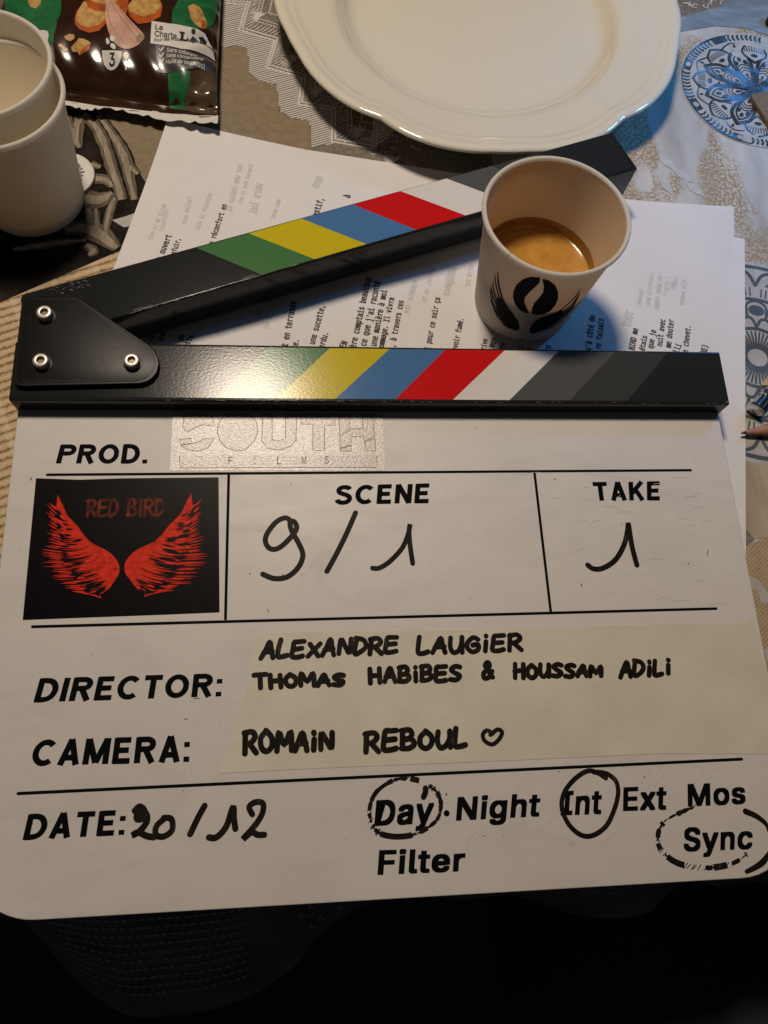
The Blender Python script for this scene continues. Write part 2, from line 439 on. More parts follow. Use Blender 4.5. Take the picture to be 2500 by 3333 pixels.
def word(mb, body, quad, z, fnt=F_SANS, bold=.02, space=1.0, fn=None, mirror=False, y01=None, mi=0):
    """quad: bottom-left, bottom-right, top-right, top-left of the inked box."""
    vs, fs = glyphs(body, fnt, bold, space)
    if not vs: return
    x0, x1 = min(v[0] for v in vs), max(v[0] for v in vs); y0, y1 = (min(v[1] for v in vs), max(v[1] for v in vs)) if y01 is None else y01
    bl, br, tr, tl = quad; out = []
    for x, y in vs:
        u, v = (x - x0) / (x1 - x0), (y - y0) / (y1 - y0)
        if mirror: u = 1 - u
        px = (bl[0] * (1 - u) + br[0] * u) * (1 - v) + (tl[0] * (1 - u) + tr[0] * u) * v
        py = (bl[1] * (1 - u) + br[1] * u) * (1 - v) + (tl[1] * (1 - u) + tr[1] * u) * v
        out.append((px, py, z) if fn is None else fn(px, py))
    if bold:
        n = len(out) // 8; out = [(x, y, q + .003 * (i // n)) for i, (x, y, q) in enumerate(out)]
    if mirror: fs = [f[::-1] for f in fs]
    mb.add(out, fs, mi)
def typeline(mb, body, a, b, z, mirror=False, h=None, bold=.032, tall=1.25, zf=None):
    """monospaced line from a to b along the baseline."""
    vs, fs = glyphs(body, F_MONO, bold)
    if not vs: return
    adv = .602; L = math.hypot(b[0] - a[0], b[1] - a[1]); n = len(body); s = L / (n * adv)
    if h: s = h
    ux, uy = (b[0] - a[0]) / L, (b[1] - a[1]) / L; sh = .0
    out = []
    nn = len(vs) // 8
    for i, (x, y) in enumerate(vs):
        if mirror: x = n * adv - x
        out.append((a[0] + ux * x * s - uy * y * s * tall, a[1] + uy * x * s + ux * y * s * tall, z + .002 * (i // nn)))
    if zf: out = [(x, y, q + zf(x, y)) for x, y, q in out]
    if mirror: fs = [f[::-1] for f in fs]
    mb.add(out, fs)
HAND = dict(
 A=[[(0,0),(.25,.5),(.55,1),(.75,.5),(.95,0)],[(.15,.36),(.85,.40)]], L=[[(.1,1),(.02,.5),(.05,.02),(.5,0),(.9,.08)]],
 E=[[(.9,1),(.45,.98),(.12,.95),(.05,.5),(.05,.04),(.5,0),(.92,.06)],[(.1,.5),(.8,.55)]], X=[[(.1,.8),(.95,0)],[(.95,.85),(.05,.02)]],
 N=[[(.05,0),(.1,.98),(.5,.5),(.9,.04),(.95,1)]], D=[[(.12,.98),(.06,.02),(.55,.08),(.92,.45),(.7,.88),(.02,1)]],
 R=[[(.06,0),(.1,.98)],[(0,.95),(.6,1),(.88,.76),(.55,.5),(.15,.44)],[(.42,.46),(.98,0)]], U=[[(.05,1),(.04,.4),(.25,.03),(.65,.12),(.88,.55),(.9,1)],[(.9,1),(.95,.02)]],
 G=[[(.9,.88),(.5,1),(.1,.65),(.1,.25),(.5,0),(.9,.15),(.92,.5),(.5,.46)]], i=[[(.5,.62),(.5,0)],[(.52,1),(.55,.97)]],
 I=[[(.5,1),(.5,.5),(.5,0)]], T=[[(0,.95),(1,1)],[(.5,.97),(.48,0)]], H=[[(.08,1),(.06,0)],[(.92,1),(.9,0)],[(.06,.48),(.92,.54)]], O=[[(.5,1),(.08,.65),(.1,.2),(.5,0),(.9,.25),(.9,.7),(.45,1)]],
 M=[[(.02,0),(.1,.98),(.5,.3),(.88,1),(.98,0)]], S=[[(.9,.92),(.5,1),(.12,.78),(.45,.53),(.88,.3),(.6,.02),(.05,.06)]],
 B=[[(.1,.98),(.08,.02)],[(.02,.98),(.6,1),(.8,.76),(.5,.53),(.14,.5)],[(.14,.5),(.7,.5),(.95,.25),(.6,.02),(.02,.02)]],
 **{'&': [[(.95,.05),(.5,.5),(.25,.82),(.5,1),(.7,.8),(.4,.5),(.08,.3),(.2,.02),(.6,.05),(.95,.42)]]})
HW = dict(I=.35, i=.42, M=1.2, L=.85, X=.95)
SHARP = set('AEXNMTHL')
def hand(mb, body, quad, w, z, wob=1.0):
    bl, br, tr, tl = quad; tot = sum(HW.get(c, 1) for c in body) + .28 * (len(body) - 1); x = 0
    for c in body:
        cw = HW.get(c, 1); jy = wob * random.uniform(-.05, .05); js = 1 + wob * random.uniform(-.06, .06); sl = wob * random.uniform(-.02, .05)
        for st in HAND[c]:
            q = []
            for a, b in st:
                v = b * js + jy; u = (x + cw * (a + sl * b)) / tot
                q.append((((bl[0] * (1 - u) + br[0] * u) * (1 - v) + (tl[0] * (1 - u) + tr[0] * u) * v) + wob * random.uniform(-.12, .12),
                          ((bl[1] * (1 - u) + br[1] * u) * (1 - v) + (tl[1] * (1 - u) + tr[1] * u) * v) + wob * random.uniform(-.12, .12)))
            p = spline(q, 5); ww = [w * random.uniform(.92, 1.1) for _ in p]
            ww = [sum(ww[max(0, i - 2):i + 3]) / len(ww[max(0, i - 2):i + 3]) for i in range(len(ww))]
            mb.ribbon(p, ww, z + random.random() * .02)
        x += cw + .28

# ------------------------------------------------------------------ the setting: table, cloth, floor
EDGE = -172.0
def struct(o, kind='structure'):
    o['kind'] = kind; return o
mb = MB(); mb.prism([(-420, EDGE + 3), (420, EDGE + 3), (420, 620), (-420, 620)], -32, -1.2)
struct(mb.build('table_top', 'table_wood'))
mb = MB(); mb.poly([(-1500, -1500), (1500, -1500), (1500, 1500), (-1500, 1500)], -720)
struct(mb.build('floor', 'floor_dark'))

# tablecloth: flat sheet with faint creases, rolled over the table edge and hanging in soft flutes
HEM = spline([(-420, -210), (-260, -212)] + [(-176.3,-200.18),(-149.81,-217.84),(-132.33,-231.01),(-111.19,-243.01),(-90.9,-243.1),(-70.52,-238.37),(-42.68,-229.03),(-29.72,-215.92)] + [(0, -200)] + [(61.49,-203.85),(98.86,-211.88),(129.31,-215.54),(152.6,-200.39)] + [(210, -206), (420, -210)], 8)
def hem_y(x):
    for i in range(len(HEM) - 1):
        if HEM[i][0] <= x <= HEM[i + 1][0]:
            t = (x - HEM[i][0]) / max(1e-6, HEM[i + 1][0] - HEM[i][0]); return HEM[i][1] * (1 - t) + HEM[i + 1][1] * t
    return -200
def crease(x, y):
    w = min(1, max(0, (x - 150) / 60)) * min(1, max(0, (y - 60) / 60))
    return .45 * w * (1.1 * math.sin((x * .75 + y) * .085) * math.sin((x - y * .6) * .05 + 1) + .5 * math.sin((x * 1.3 - y * .9) * .11))
mb = MB(); nx = 281; rows = []
xs = [-420 + 840 * i / (nx - 1) for i in range(nx)]
ys = [620 - (620 - EDGE) * j / 90 for j in range(91)]
grid = [[(x, y, crease(x, y) - .6 * max(0, 1 - (y - EDGE) / 4)) for x in xs] for y in ys]
for t in (2, 5, 9, 16, 26, 40, 56, 72, 88, 100, 110):
    grid.append([(x, EDGE - 3.5 * min(1, t / 6) - (abs(hem_y(x)) - 176) * (max(0, t - 4) / 106) ** 1.2 + 1.6 * math.sin(x * .11 + .8 * math.sin(x * .03)) * (t / 110), -t + 3 * math.sin(x * .05) * t / 110) for x in xs])
vs = [p for r in grid for p in r]; R_ = len(grid)
mb.add(vs, [(j * nx + i, (j + 1) * nx + i, (j + 1) * nx + i + 1, j * nx + i + 1) for j in range(R_ - 1) for i in range(nx - 1)])
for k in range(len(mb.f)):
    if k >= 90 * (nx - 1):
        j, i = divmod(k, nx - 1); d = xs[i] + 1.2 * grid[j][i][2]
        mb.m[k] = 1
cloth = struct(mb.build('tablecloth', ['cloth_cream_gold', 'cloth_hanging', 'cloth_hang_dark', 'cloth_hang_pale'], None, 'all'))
# drift-wood pieces printed on the dark patch
def blob(path, widths, jitter=.25):
    L, Rr = [], []
    p = spline([(x, y, w) for (x, y), w in zip(path, widths)], 6)
    for i, q in enumerate(p):
        a, b = p[max(i - 1, 0)], p[min(i + 1, len(p) - 1)]; dx, dy = b[0] - a[0], b[1] - a[1]; l = math.hypot(dx, dy) or 1
        w = q[2] / 2 + random.uniform(-jitter, jitter); L.append((q[0] - dy / l * w, q[1] + dx / l * w))
        w = q[2] / 2 + random.uniform(-jitter, jitter); Rr.append((q[0] + dy / l * w, q[1] - dx / l * w))
    return L + Rr[::-1]
def hang(x, t):
    """a point on the hanging part, t millimetres below the table edge."""
    return (x, EDGE - 3.5 * min(1, t / 6) - (abs(hem_y(x)) - 176) * (max(0, t - 4) / 106) ** 1.2 + 1.6 * math.sin(x * .11 + .8 * math.sin(x * .03)) * (t / 110) - .5, -t + 3 * math.sin(x * .05) * t / 110)
def hung(pts, w):
    b = MB(); b.ribbon(spline(pts, 5), w, 0, 0, False); return [hang(x, max(1, t)) for x, t, z in b.v], b.f
mb = MB()
for i in range(22):
    for j in range(15):
        x, t = -135 + i * 3.4 + (j % 2) * 1.7, 14 + j * 5.6
        mb.add(*hung([(x, t), (x + 1, t + .4), (x + 2.1, t)], 1.7))
for k in range(13):
    cx, ct = -38 + (k % 4) * 15 + 4 * (k // 4), 20 + (k // 4) * 22
    mb.add(*hung([(cx + (1.5 + q * .55) * math.cos(q * .8), ct + (1.5 + q * .55) * 1.4 * math.sin(q * .8)) for q in range(13)], 1.5))
for k in range(11):
    cx, ct = 78 + (k % 4) * 13, 16 + (k // 4) * 24
    mb.add(*hung([(cx + 4.5 * math.cos(q), ct + 6.5 * math.sin(q)) for q in [v * .7 for v in range(10)]], 1.3)); mb.add(*hung([(cx - 5, ct + 9), (cx, ct + 12), (cx + 6, ct + 9)], 1.2))
struct(mb.build('printed_scrolls', 'cloth_hang_pale', cloth), 'stuff')
def patch(name, pts, m, off):
    return drape([pts], lambda x, y: crease(x, y), name, m, cloth, off + .12, 5)
patch('bamboo_print', [(-264.38, 3.31), (-169.22, 60.78), (-119.97, 90.04), (-61.22, 125.8), (-59.68, -167.67), (-257.58, -167.67)], 'bamboo_print', .12)
patch('bamboo_print', [(-274.1, 248.14), (-172.76, 225.53), (-159.16, 334.43), (-277.53, 334.43)], 'bamboo_print', .12)
patch('driftwood_print', [(-169.22, 60.57), (-119.96, 89.83), (-97.38, 104.08), (-108.82, 130.93), (-135.95, 176.36), (-156.6, 210.92), (-274.05, 247.0), (-264.38, 3.52)], 'driftwood_dark', .14)
patch('burlap_print', [(-97.38, 104.62), (-60.91, 66.44), (42.6, 109.5), (43.19, 158.68), (1.9, 265.2), (2.43, 369.63), (-165.3, 369.63), (-155.54, 210.92), (-135.53, 176.36), (-108.4, 130.93)], 'burlap_tan', .10)
LACE = [(-81.62,293.1),(-77.46,227.2),(-73.49,225.77),(-68.62,227.72),(-63.16,226.37),(-61.71,217.05),(-61.34,207.55),(-55.92,202.46),(-47.16,200.24),(-45.86,192.35),(-45.14,181.94),(-39.87,177.03),(-30.31,175.53),(-28.93,169.85),(-29.06,157.3)]
patch('lace_print', [(-75, 360)] + LACE + [(10, 105), (65, 115), (65, 360)], 'lace_ground', .16)
patch('mandala_print', ellipse((222.37, 210.47), 44, 44, 0, 48), 'mandala_ground', .17)
for c, a in zip([(160.11,154.44),(166.67,146.14),(171.75,137.14),(156.17,139.67)], (-50, -45, -48, -70)): patch('leaf_print', blob([(c[0] - 7 * math.cos(RAD(a)), c[1] - 7 * math.sin(RAD(a))), c, (c[0] + 7 * math.cos(RAD(a)), c[1] + 7 * math.sin(RAD(a)))], [.6, 5.2, .6], .1), 'leaf_white', .12)
patch('blue_shade_patch', [(195.8,396.55),(173.4,264.65),(179.55,252.37),(209.2,260.53),(225.91,259.02),(246.95,251.4),(276.02,245.53),(364.84,412.95)], 'cloth_blue_shade', .13)  # tinted patch that paints the blue-lit shadow onto the cloth
patch('lace_print', [(181.5,304.81),(177.66,262.37),(216.64,277.85),(235.14,300.55)], 'lace_ground', .2)
patch('satin_print', [(158.71,-17.03),(178.81,-18.71),(175.67,-55.64),(160.45,-57.5),(154.81,-48.16)], 'cloth_beige', .11)
patch('grey_print', [(154.42,-46.72),(160.38,-57.78),(154.64,-61.61),(148.96,-62.2)], 'lace_ground', .13)
patch('burlap_print', [(148.96,-62.2),(154.7,-61.33),(198.96,-42.97),(170.26,-195.66),(125.15,-172.46)], 'burlap_gold', .10)
patch('pale_print', [(154.1,-73.31),(157.58,-76.09),(161.11,-81.56),(162.72,-86.26),(156.79,-85.45),(156.91,-80.79),(154.19,-78.99)], 'mandala_ground', .16)
patch('pale_print', [(153.65,-104.81),(159.29,-106.25),(157.5,-113.72),(154.16,-111.12)], 'mandala_ground', .16)

for path, ws in (
    ([(-142.54,175.16),(-135.29,165.18),(-130.31,153.71),(-126.44,140.92),(-122.81,130.61),(-119.81,120.46)], [5.5, 7.5, 7.5, 7, 6.5, 6]),
    ([(-135.53,174.68),(-127.5,161.58),(-120.72,147.95),(-117.53,135.23),(-113.97,120.64)], [5, 6.5, 8, 6.5, 4]),
    ([(-143.55,173.52),(-146.02,163.16),(-142.73,152.46)], [5, 11, 3]),
    ([(-151.6,173.16),(-147.88,164.64)], [7, 4]),
    ([(-136.13,142.07),(-131.5,140.74)], [6, 3]),
    ([(-136.46,133.11),(-128.58,132.63),(-124.88,128.33)], [8, 7, 4]),
    ([(-138.65,120.62),(-130.32,120.14),(-124.59,124.68)], [14, 12, 4]),
    ([(-134.9,115.7),(-133.47,105.81)], [6, 5]), ([(-131.73,117.22),(-129.97,103.1)], [5, 4]),
    ([(-123.25,121.81),(-125.21,111.69),(-125.94,100.41)], [4, 5, 3]),
    ([(-144.43,101.34),(-137.01,102.92),(-128.59,99.65),(-119.81,91.58)], [7, 12, 13, 6]),
    ([(-166.61,89.86),(-152.13,92.9),(-134.22,96.06)], [3, 6, 3]),
    ([(-133.97,93.31),(-130.45,89.98),(-132.35,87.22)], [5, 6, 3]),
    ([(-117.95,141.22),(-113.11,136.88)], [7, 3])):
    zo = .36 + random.random() * .05; flat = lambda x, y: 0
    pc_ = drape([blob(path, [w * 1.0 for w in ws])], flat, 'driftwood_piece', 'driftwood_shade', cloth, zo, 20, False)
    drape([blob([(x - .35, y + .2) for x, y in path], [w * .82 for w in ws])], flat, 'wood_tone', 'driftwood_stick', pc_, zo + .02, 20, False)
    drape([blob([(x - .5, y + .3) for x, y in path], [w * .4 for w in ws], .35)], flat, 'wood_highlight', 'driftwood_light', pc_, zo + .04, 20, False)
drape([[(-123.83,108.18),(-117.96,110.46),(-112.09,113.48),(-114.26,104.9),(-118.04,104.1)]], lambda x, y: 0, 'pale_print', 'mandala_ground', cloth, .48, 20, False)

# lace: hatching, beaded zig-zag braid, stitched stars
mb = MB(); lz = .40
zz = [(-87.34,280.38),(-78.55,261.53),(-62.31,261.15),(-65.94,240.58),(-46.85,233.93),(-51.16,213.53),(-31.99,207.07),(-34.07,187.66),(-16.66,184.55),(-17.12,162.76),(3.77,158.58),(5.58,179.05),(23.81,172.09)]
def seg_pts(p, step):
    out = []
    for a, b in zip(p, p[1:]):
        l = math.hypot(b[0] - a[0], b[1] - a[1]); k = max(1, int(l / step))
        out += [(a[0] + (b[0] - a[0]) * t / k, a[1] + (b[1] - a[1]) * t / k) for t in range(k)]
    return out + [p[-1]]
for d in (-1.1, 1.1):
    for i, q in enumerate(seg_pts([(x + d * .8, y + d * .8) for x, y in zz], 1.25)):
        mb.poly(ellipse(q, .85, .6, random.uniform(0, 180), 8), lz + .02 + (i % 3) * .004)
import bisect
def inside(p, poly):
    x, y = p; c = False
    for i in range(len(poly)):
        (x1, y1), (x2, y2) = poly[i], poly[i - 1]
        if (y1 > y) != (y2 > y) and x < (x2 - x1) * (y - y1) / (y2 - y1) + x1: c = not c
    return c
band = LACE + zz[::-1]
hx = LACE[0][0] - 10
for k in range(300):
    y0 = 105 + k * 1.55
    run = None
    for s_ in range(0, 130):
        x = -80 + s_ * 1.05; y = y0 + (x + 80) * .40
        ok = inside((x, y), band)
        if ok and run is None: run = (x, y)
        if run is not None and (not ok):
            if x - run[0] > 2: mb.ribbon([run, ((run[0] + x) / 2, (run[1] + y) / 2 + random.uniform(-.15, .15)), (x - 1, y - .38)], .78, lz, .0006, False)
            run = None
stars = [(-56.06,250.57),(-74.8,272.21),(-37.86,218.37),(-24.26,196.05),(-3.55,168.38),(12.91,148.99),(-46.05,277.27)]
for c in stars:
    for k in range(13):
        a = RAD(40 + k * 17 + random.uniform(-4, 4)); l = random.uniform(4, 7.5)
        mb.ribbon([c, (c[0] + l * .5 * math.cos(a), c[1] + l * .5 * math.sin(a)), (c[0] + l * math.cos(a), c[1] + l * math.sin(a))], [.4, .9, .25], lz + .003 * k, .0006, False)
for k in range(260):
    q = (random.uniform(-45, 30), random.uniform(128, 270))
    if not inside(q, band) and q[0] > -54 + (258 - q[1]) * .45:
        a = random.uniform(0, 3.1); mb.ribbon([q, (q[0] + 1, q[1] + .3), (q[0] + 2.4 * math.cos(a), q[1] + 2.4 * math.sin(a))], .4, lz + .01 + k * .0005, .0004, False)
for d in (7.5, 9.5, 15):                     # inner braids and the net of threads behind them
    q = [(x + d, y + d * .9) for x, y in zz]
    for i, c in enumerate(seg_pts(q, 1.5)): mb.poly(ellipse(c, .75, .45, random.uniform(0, 180), 8), lz + .03 + (i % 3) * .004)
for a, b in zip(zz, zz[1:]):
    for k in range(9):
        t = (k + .5) / 9; x, y = a[0] + (b[0] - a[0]) * t, a[1] + (b[1] - a[1]) * t
        mb.ribbon([(x + 1.6, y + 1.4), (x + 4, y + 3.6 + random.uniform(-.6, .6)), (x + 6.6, y + 6)], [.3, .7, .3], lz + .045 + k * .001, .0004, False)
tl_ = [(181.5,304.81),(177.66,262.37),(216.64,277.85),(235.14,300.55)]
for k in range(90):
    u, v = random.random(), random.random(); x = tl_[0][0] + (tl_[3][0] - tl_[0][0]) * u; y = tl_[1][1] + (tl_[0][1] - tl_[1][1]) * v
    if inside((x, y), tl_): a = random.uniform(0, 6.3); mb.ribbon(spline([(x, y), (x + 2.2 * math.cos(a), y + 2.2 * math.sin(a)), (x + 4 * math.cos(a + .9), y + 4 * math.sin(a + .9))], 3), .55, lz + .1 + k * .001, .0004, False)
struct(mb.build('lace_pattern', 'lace_thread', cloth), 'stuff')

# mandalas
def mandala(c, Ro, rot, name, n=8, wreath=True):
    mb = MB(); z = .42
    st = lambda pts, w: mb.ribbon(pts, w, z + crease(*pts[len(pts) // 2]) + random.random() * .05)
    pol = lambda r, a: (c[0] + r * math.cos(RAD(a + rot)), c[1] + r * math.sin(RAD(a + rot)))
    def ring(r, w): st([pol(r, a) for a in range(0, 361, 6)], w)
    def fill(pts): mb.poly(pts, z + crease(*pts[0]) + random.random() * .05)
    def leaf(r0, r1, a, da, w):
        p = spline([pol(r0, a), pol(r0 + (r1 - r0) * .45, a - da), pol(r0 + (r1 - r0) * .8, a - da * .7), pol(r1, a)], 6)
        q = spline([pol(r0, a), pol(r0 + (r1 - r0) * .45, a + da), pol(r0 + (r1 - r0) * .8, a + da * .7), pol(r1, a)], 6)
        st(p, w); st(q, w)
    for k in range(n):
        a = k * 360 / n; da = 180 / n
        leaf(1.5, Ro * .74, a, da * .82, Ro * .05); leaf(3, Ro * .66, a, da * .58, Ro * .024)
        for j, rr in enumerate((.56, .50)):
            for s_ in ((0,) if j == 0 else (-.32, .32)):
                fill(ellipse(pol(Ro * rr, a + s_ * da), Ro * .042, Ro * .026, a + rot, 14))
        for rr in (.43, .38, .33): st(spline([pol(Ro * rr, a - da * .42), pol(Ro * (rr + .035), a), pol(Ro * rr, a + da * .42)], 4), Ro * .016)
        fill(ellipse(pol(Ro * .27, a), Ro * .035, Ro * .022, a + rot, 12))
        for rr in (.21, .17, .13): st([pol(Ro * rr, a - da * .4), pol(Ro * (rr + .01), a), pol(Ro * rr, a + da * .4)], Ro * .02)
        b = a + da
        leaf(Ro * .50, Ro * .86, b, da * .62, Ro * .028)
        for t in range(-4, 5): st([pol(Ro * .70, b + t * da * .11), pol(Ro * .74, b + t * da * .12), pol(Ro * .79, b + t * da * .125)], Ro * .014)
        fill(ellipse(pol(Ro * .63, b), Ro * .05, Ro * .03, b + rot + 90, 16))
        fill(ellipse(pol(Ro * .80, a - da * .1), Ro * .03, Ro * .02, a + rot, 10))
        st(spline([pol(Ro * .80, a - da * .5), pol(Ro * .86, a), pol(Ro * .80, a + da * .5)], 4), Ro * .02)
    ring(Ro * .03, Ro * .03)
    m = n * 3
    for k in range(m):
        a = k * 360 / m; d = 360 / m
        sec = [pol(Ro * .905, a + d * .08), pol(Ro * .90, a + d * .5), pol(Ro * .905, a + d * .92), pol(Ro, a + d * .92), pol(Ro * 1.01, a + d * .5), pol(Ro, a + d * .08)]
        if k % 3 == 0:
            fill(sec)
        else:
            for t in (.15, .4, .65, .9): st([pol(Ro * .91, a + d * t), pol(Ro * .95, a + d * t + 1), pol(Ro * .99, a + d * t)], Ro * .03)
    ring(Ro * 1.01, Ro * .02)
    o = struct(mb.build(name, 'mandala_ink_bluelit', cloth), 'stuff')
    mb = MB()
    for k in range(m):
        if k % 3 == 0:
            a = (k + .5) * 360 / m; q = pol(Ro * .952, a)
            mb.poly(ellipse(q, Ro * .034, Ro * .045, a + rot, 16), z + .12 + crease(*q))
    mb.build(name + '_bead', 'mandala_ground', cloth)
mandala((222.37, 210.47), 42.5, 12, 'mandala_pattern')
def rosette(c, Ro, name):
    mb = MB(); z = .42
    pol = lambda r, a: (c[0] + r * math.cos(RAD(a)), c[1] + r * math.sin(RAD(a)))
    st = lambda pts, w: mb.ribbon(pts, w, z + random.random() * .06)
    for r, w in ((Ro * .12, Ro * .06), (Ro * .30, Ro * .03), (Ro * .62, Ro * .03), (Ro * .98, Ro * .035)):
        st([pol(r, a) for a in range(0, 361, 6)], w)
    for k in range(44): st([pol(Ro * .16, k * 360 / 44), pol(Ro * .2, k * 360 / 44), pol(Ro * .265, k * 360 / 44)], Ro * .018)
    for k in range(16):
        a = k * 22.5
        st(spline([pol(Ro * .32, a - 11), pol(Ro * .40, a - 6), pol(Ro * .42, a), pol(Ro * .40, a + 6), pol(Ro * .32, a + 11)], 4), Ro * .025)
        mb.poly(ellipse(pol(Ro * .5, a + 11), Ro * .055, Ro * .075, a + 11, 14), z + .03 + random.random() * .02)
        st(spline([pol(Ro * .42, a), pol(Ro * .56, a + 2), pol(Ro * .60, a + 11), pol(Ro * .56, a + 20), pol(Ro * .42, a + 22)], 4), Ro * .02)
        for t in (-7, -3.5, 0, 3.5, 7): st([pol(Ro * .66, a + t), pol(Ro * .70, a + t), pol(Ro * .74, a + t)], Ro * .014)
        st(spline([pol(Ro * .78, a - 11), pol(Ro * .90, a - 7), pol(Ro * .95, a), pol(Ro * .90, a + 7), pol(Ro * .78, a + 11)], 4), Ro * .03)
        mb.poly([pol(Ro * .78, a - 5), pol(Ro * .88, a), pol(Ro * .78, a + 5), pol(Ro * .80, a)], z + .04 + random.random() * .02)
    struct(mb.build(name, 'rosette_ink', cloth), 'stuff')
patch('mandala_print', ellipse((182.84, 34.02), 57, 57, 0, 48), 'mandala_ground', .12)
rosette((182.84, 34.02), 55, 'mandala_pattern')

# dark garment below the table edge, lower right
mb = MB(); g = []
for j in range(25):
    v = j / 24
    for i in range(33):
        u = i / 32
        x = 60 + 260 * u; y = -205 - 190 * v
        z = -175 + 70 * math.sin(math.pi * min(1, .15 + .8 * v)) * (.45 + .6 * u) + 7 * math.sin(u * 9 + v * 4) + .8 * math.sin((x + y * .8) * 1.4)
        g.append((x, y, z))
mb.add(g, [(j * 33 + i, (j + 1) * 33 + i, (j + 1) * 33 + i + 1, j * 33 + i + 1) for j in range(24) for i in range(32)])
o = mb.build('garment', 'garment_cloth', None, 'all')
tag(o, 'dark blue ribbed fabric in the shade below the table edge', 'garment')

# ------------------------------------------------------------------ script pages
def lift(x, y):
    """the top sheet curls up a little at its two far corners."""
    return 3.2 * max(0, 1 - math.hypot(x - 188, y - 122) / 75) ** 2 + 3.0 * max(0, 1 - math.hypot(x + 100, y - 170) / 70) ** 2 + .25 * (1 + math.sin(x * .06 + y * .03))
def page(name, corners, z, label, bow=0.0, curl=False):
    bl, br, tr, tl = corners; mb = MB(); n = 24; g = []
    for j in range(n + 1):
        for i in range(n + 1):
            u, v = i / n, j / n
            x = (bl[0] * (1 - u) + br[0] * u) * (1 - v) + (tl[0] * (1 - u) + tr[0] * u) * v
            y = (bl[1] * (1 - u) + br[1] * u) * (1 - v) + (tl[1] * (1 - u) + tr[1] * u) * v - bow * math.sin(math.pi * u) * v
            g.append((x, y, z + (lift(x, y) if curl else 0)))
    W_ = n + 1
    top = [(j * W_ + i, j * W_ + i + 1, (j + 1) * W_ + i + 1, (j + 1) * W_ + i) for j in range(n) for i in range(n)]
    mb.add(g, top)
    rim = [i for i in range(W_)] + [j * W_ + n for j in range(1, W_)] + [n * W_ + i for i in range(n - 1, -1, -1)] + [j * W_ for j in range(n - 1, 0, -1)]
    o0 = len(mb.v); mb.v += [(g[i][0], g[i][1], g[i][2] - .11) for i in rim]
    k = len(rim)
    for q in range(k): mb.f.append((rim[q], o0 + q, o0 + (q + 1) % k, rim[(q + 1) % k])); mb.m.append(0)
    o = mb.build(name, 'paper', None); tag(o, label, 'paper', 'loose pages of the script under the clapperboard')
    return o
dv = (-.2150, -.9766)
def corners(tl, tr, L=210): return ((tl[0] + dv[0] * L, tl[1] + dv[1] * L), (tr[0] + dv[0] * L, tr[1] + dv[1] * L), tr, tl)
page('script_page', corners((-99, 162), (192, 104.4)), .52, 'lowest script page, its right corner sticking out farthest right')
page('script_page', corners((-100, 167), (189.2, 118.6)), .74, 'middle script page, a thin sliver showing at the right edge')
top_page = page('script_page', corners((-100.5, 170.4), (187.8, 121.6)), .96, 'top script page covered in typed text, cup standing on it', 5.5, True)
ZT = 1.02
mb = MB()
L6 = '400,500,.6631'
for body, (a, b) in (
    ('est ouvert', [(-100.08,80.49),(-93.21,106.85)]), ("s'enfuir,", [(-93.97,82.94),(-89.7,103.52)]), ('un réconfort en', [(-76,92.52),(-67.28,128.9)]),
    ('digestif,', [(-27.67,106.34),(-20.59,130.4)]), ('à', [(-10,124.01),(-9.11,126.87)]),
    ('t en terrasse', [(-40.66,37.68),(-34.96,72.4)]), ('ette.', [(-37.46,32.87),(-34.36,45.35)]),
    ('une sucette,', [(-28.5,38.85),(-21.07,68.92)]), ('perdu.', [(-24.86,35.09),(-20.69,49.68)]), ('HEN', [(-15.34,35.16),(-12.35,42.47)]),
    ('ère comptais beaucoup', [(-9.8,37.04),(2.29,92.09)]), ("ce que j'ai raconté", [(-5.02,37.94),(6.58,88.55)]),
    ("d'une manière à moi", [(-1.15,34.17),(9.08,83.19)]), ('ommage. Il vivra', [(3,37.13),(11.87,76.12)]), ('s, à travers ces', [(7.8,35.64),(16.19,74.66)]),
    ('ici pour ce soir ça', [(23.53,32.7),(34.5,78.78)]),
    ('savoir fumé.', [(36.49,34.18),(43.81,62.14)]), ('arrive', [(49.42,33.57),(53.19,46.29)]), ('mon', [(54.65,37.8),(57.23,45.26)]),
    ('ette', [(58.47,35.02),(61,42.8)]), ('b1', [(67.64,35.78),(69.04,40.03)]), ('F', [(72.66,36.52),(73.53,38.65)]), ('rd', [(80.62,35.87),(82.4,40.13)]),
    ("qu'à côté de", [(100,34.34),(107.68,64.7)]), ('re faisait', [(105.33,36.92),(111.42,61.31)]), ('BIRD me', [(121.74,36.61),(127.33,53.93)]),
    ('étais', [(126.64,36.36),(130.67,48.23)]), ('que je', [(130.99,37.6),(135.98,52.4)]), (' nuit avec', [(135.17,37.13),(142.41,61.34)]),
    ('me douter', [(139.96,38.17),(146.58,60.87)]), ('lli', [(143.24,35.18),(146.83,42.27)]), ('de chevet.', [(147.25,33.78),(154.81,58.27)]), ('(ENCORE)', [(153.12,26.02),(161.53,45.82)]),
    ('de', [(-87.44,39.86),(-86.17,44.8)]), ('ette.', [(-84.81,36.62),(-80.71,47.77)]), ('que', [(-96.36,40.02),(-94.46,46.69)]), ('le', [(-100.25,39.98),(-98.87,43.89)])):
    typeline(mb, body, a, b, ZT, zf=lift)
mb.build('typed_text', 'type_ink', top_page)
mb = MB()
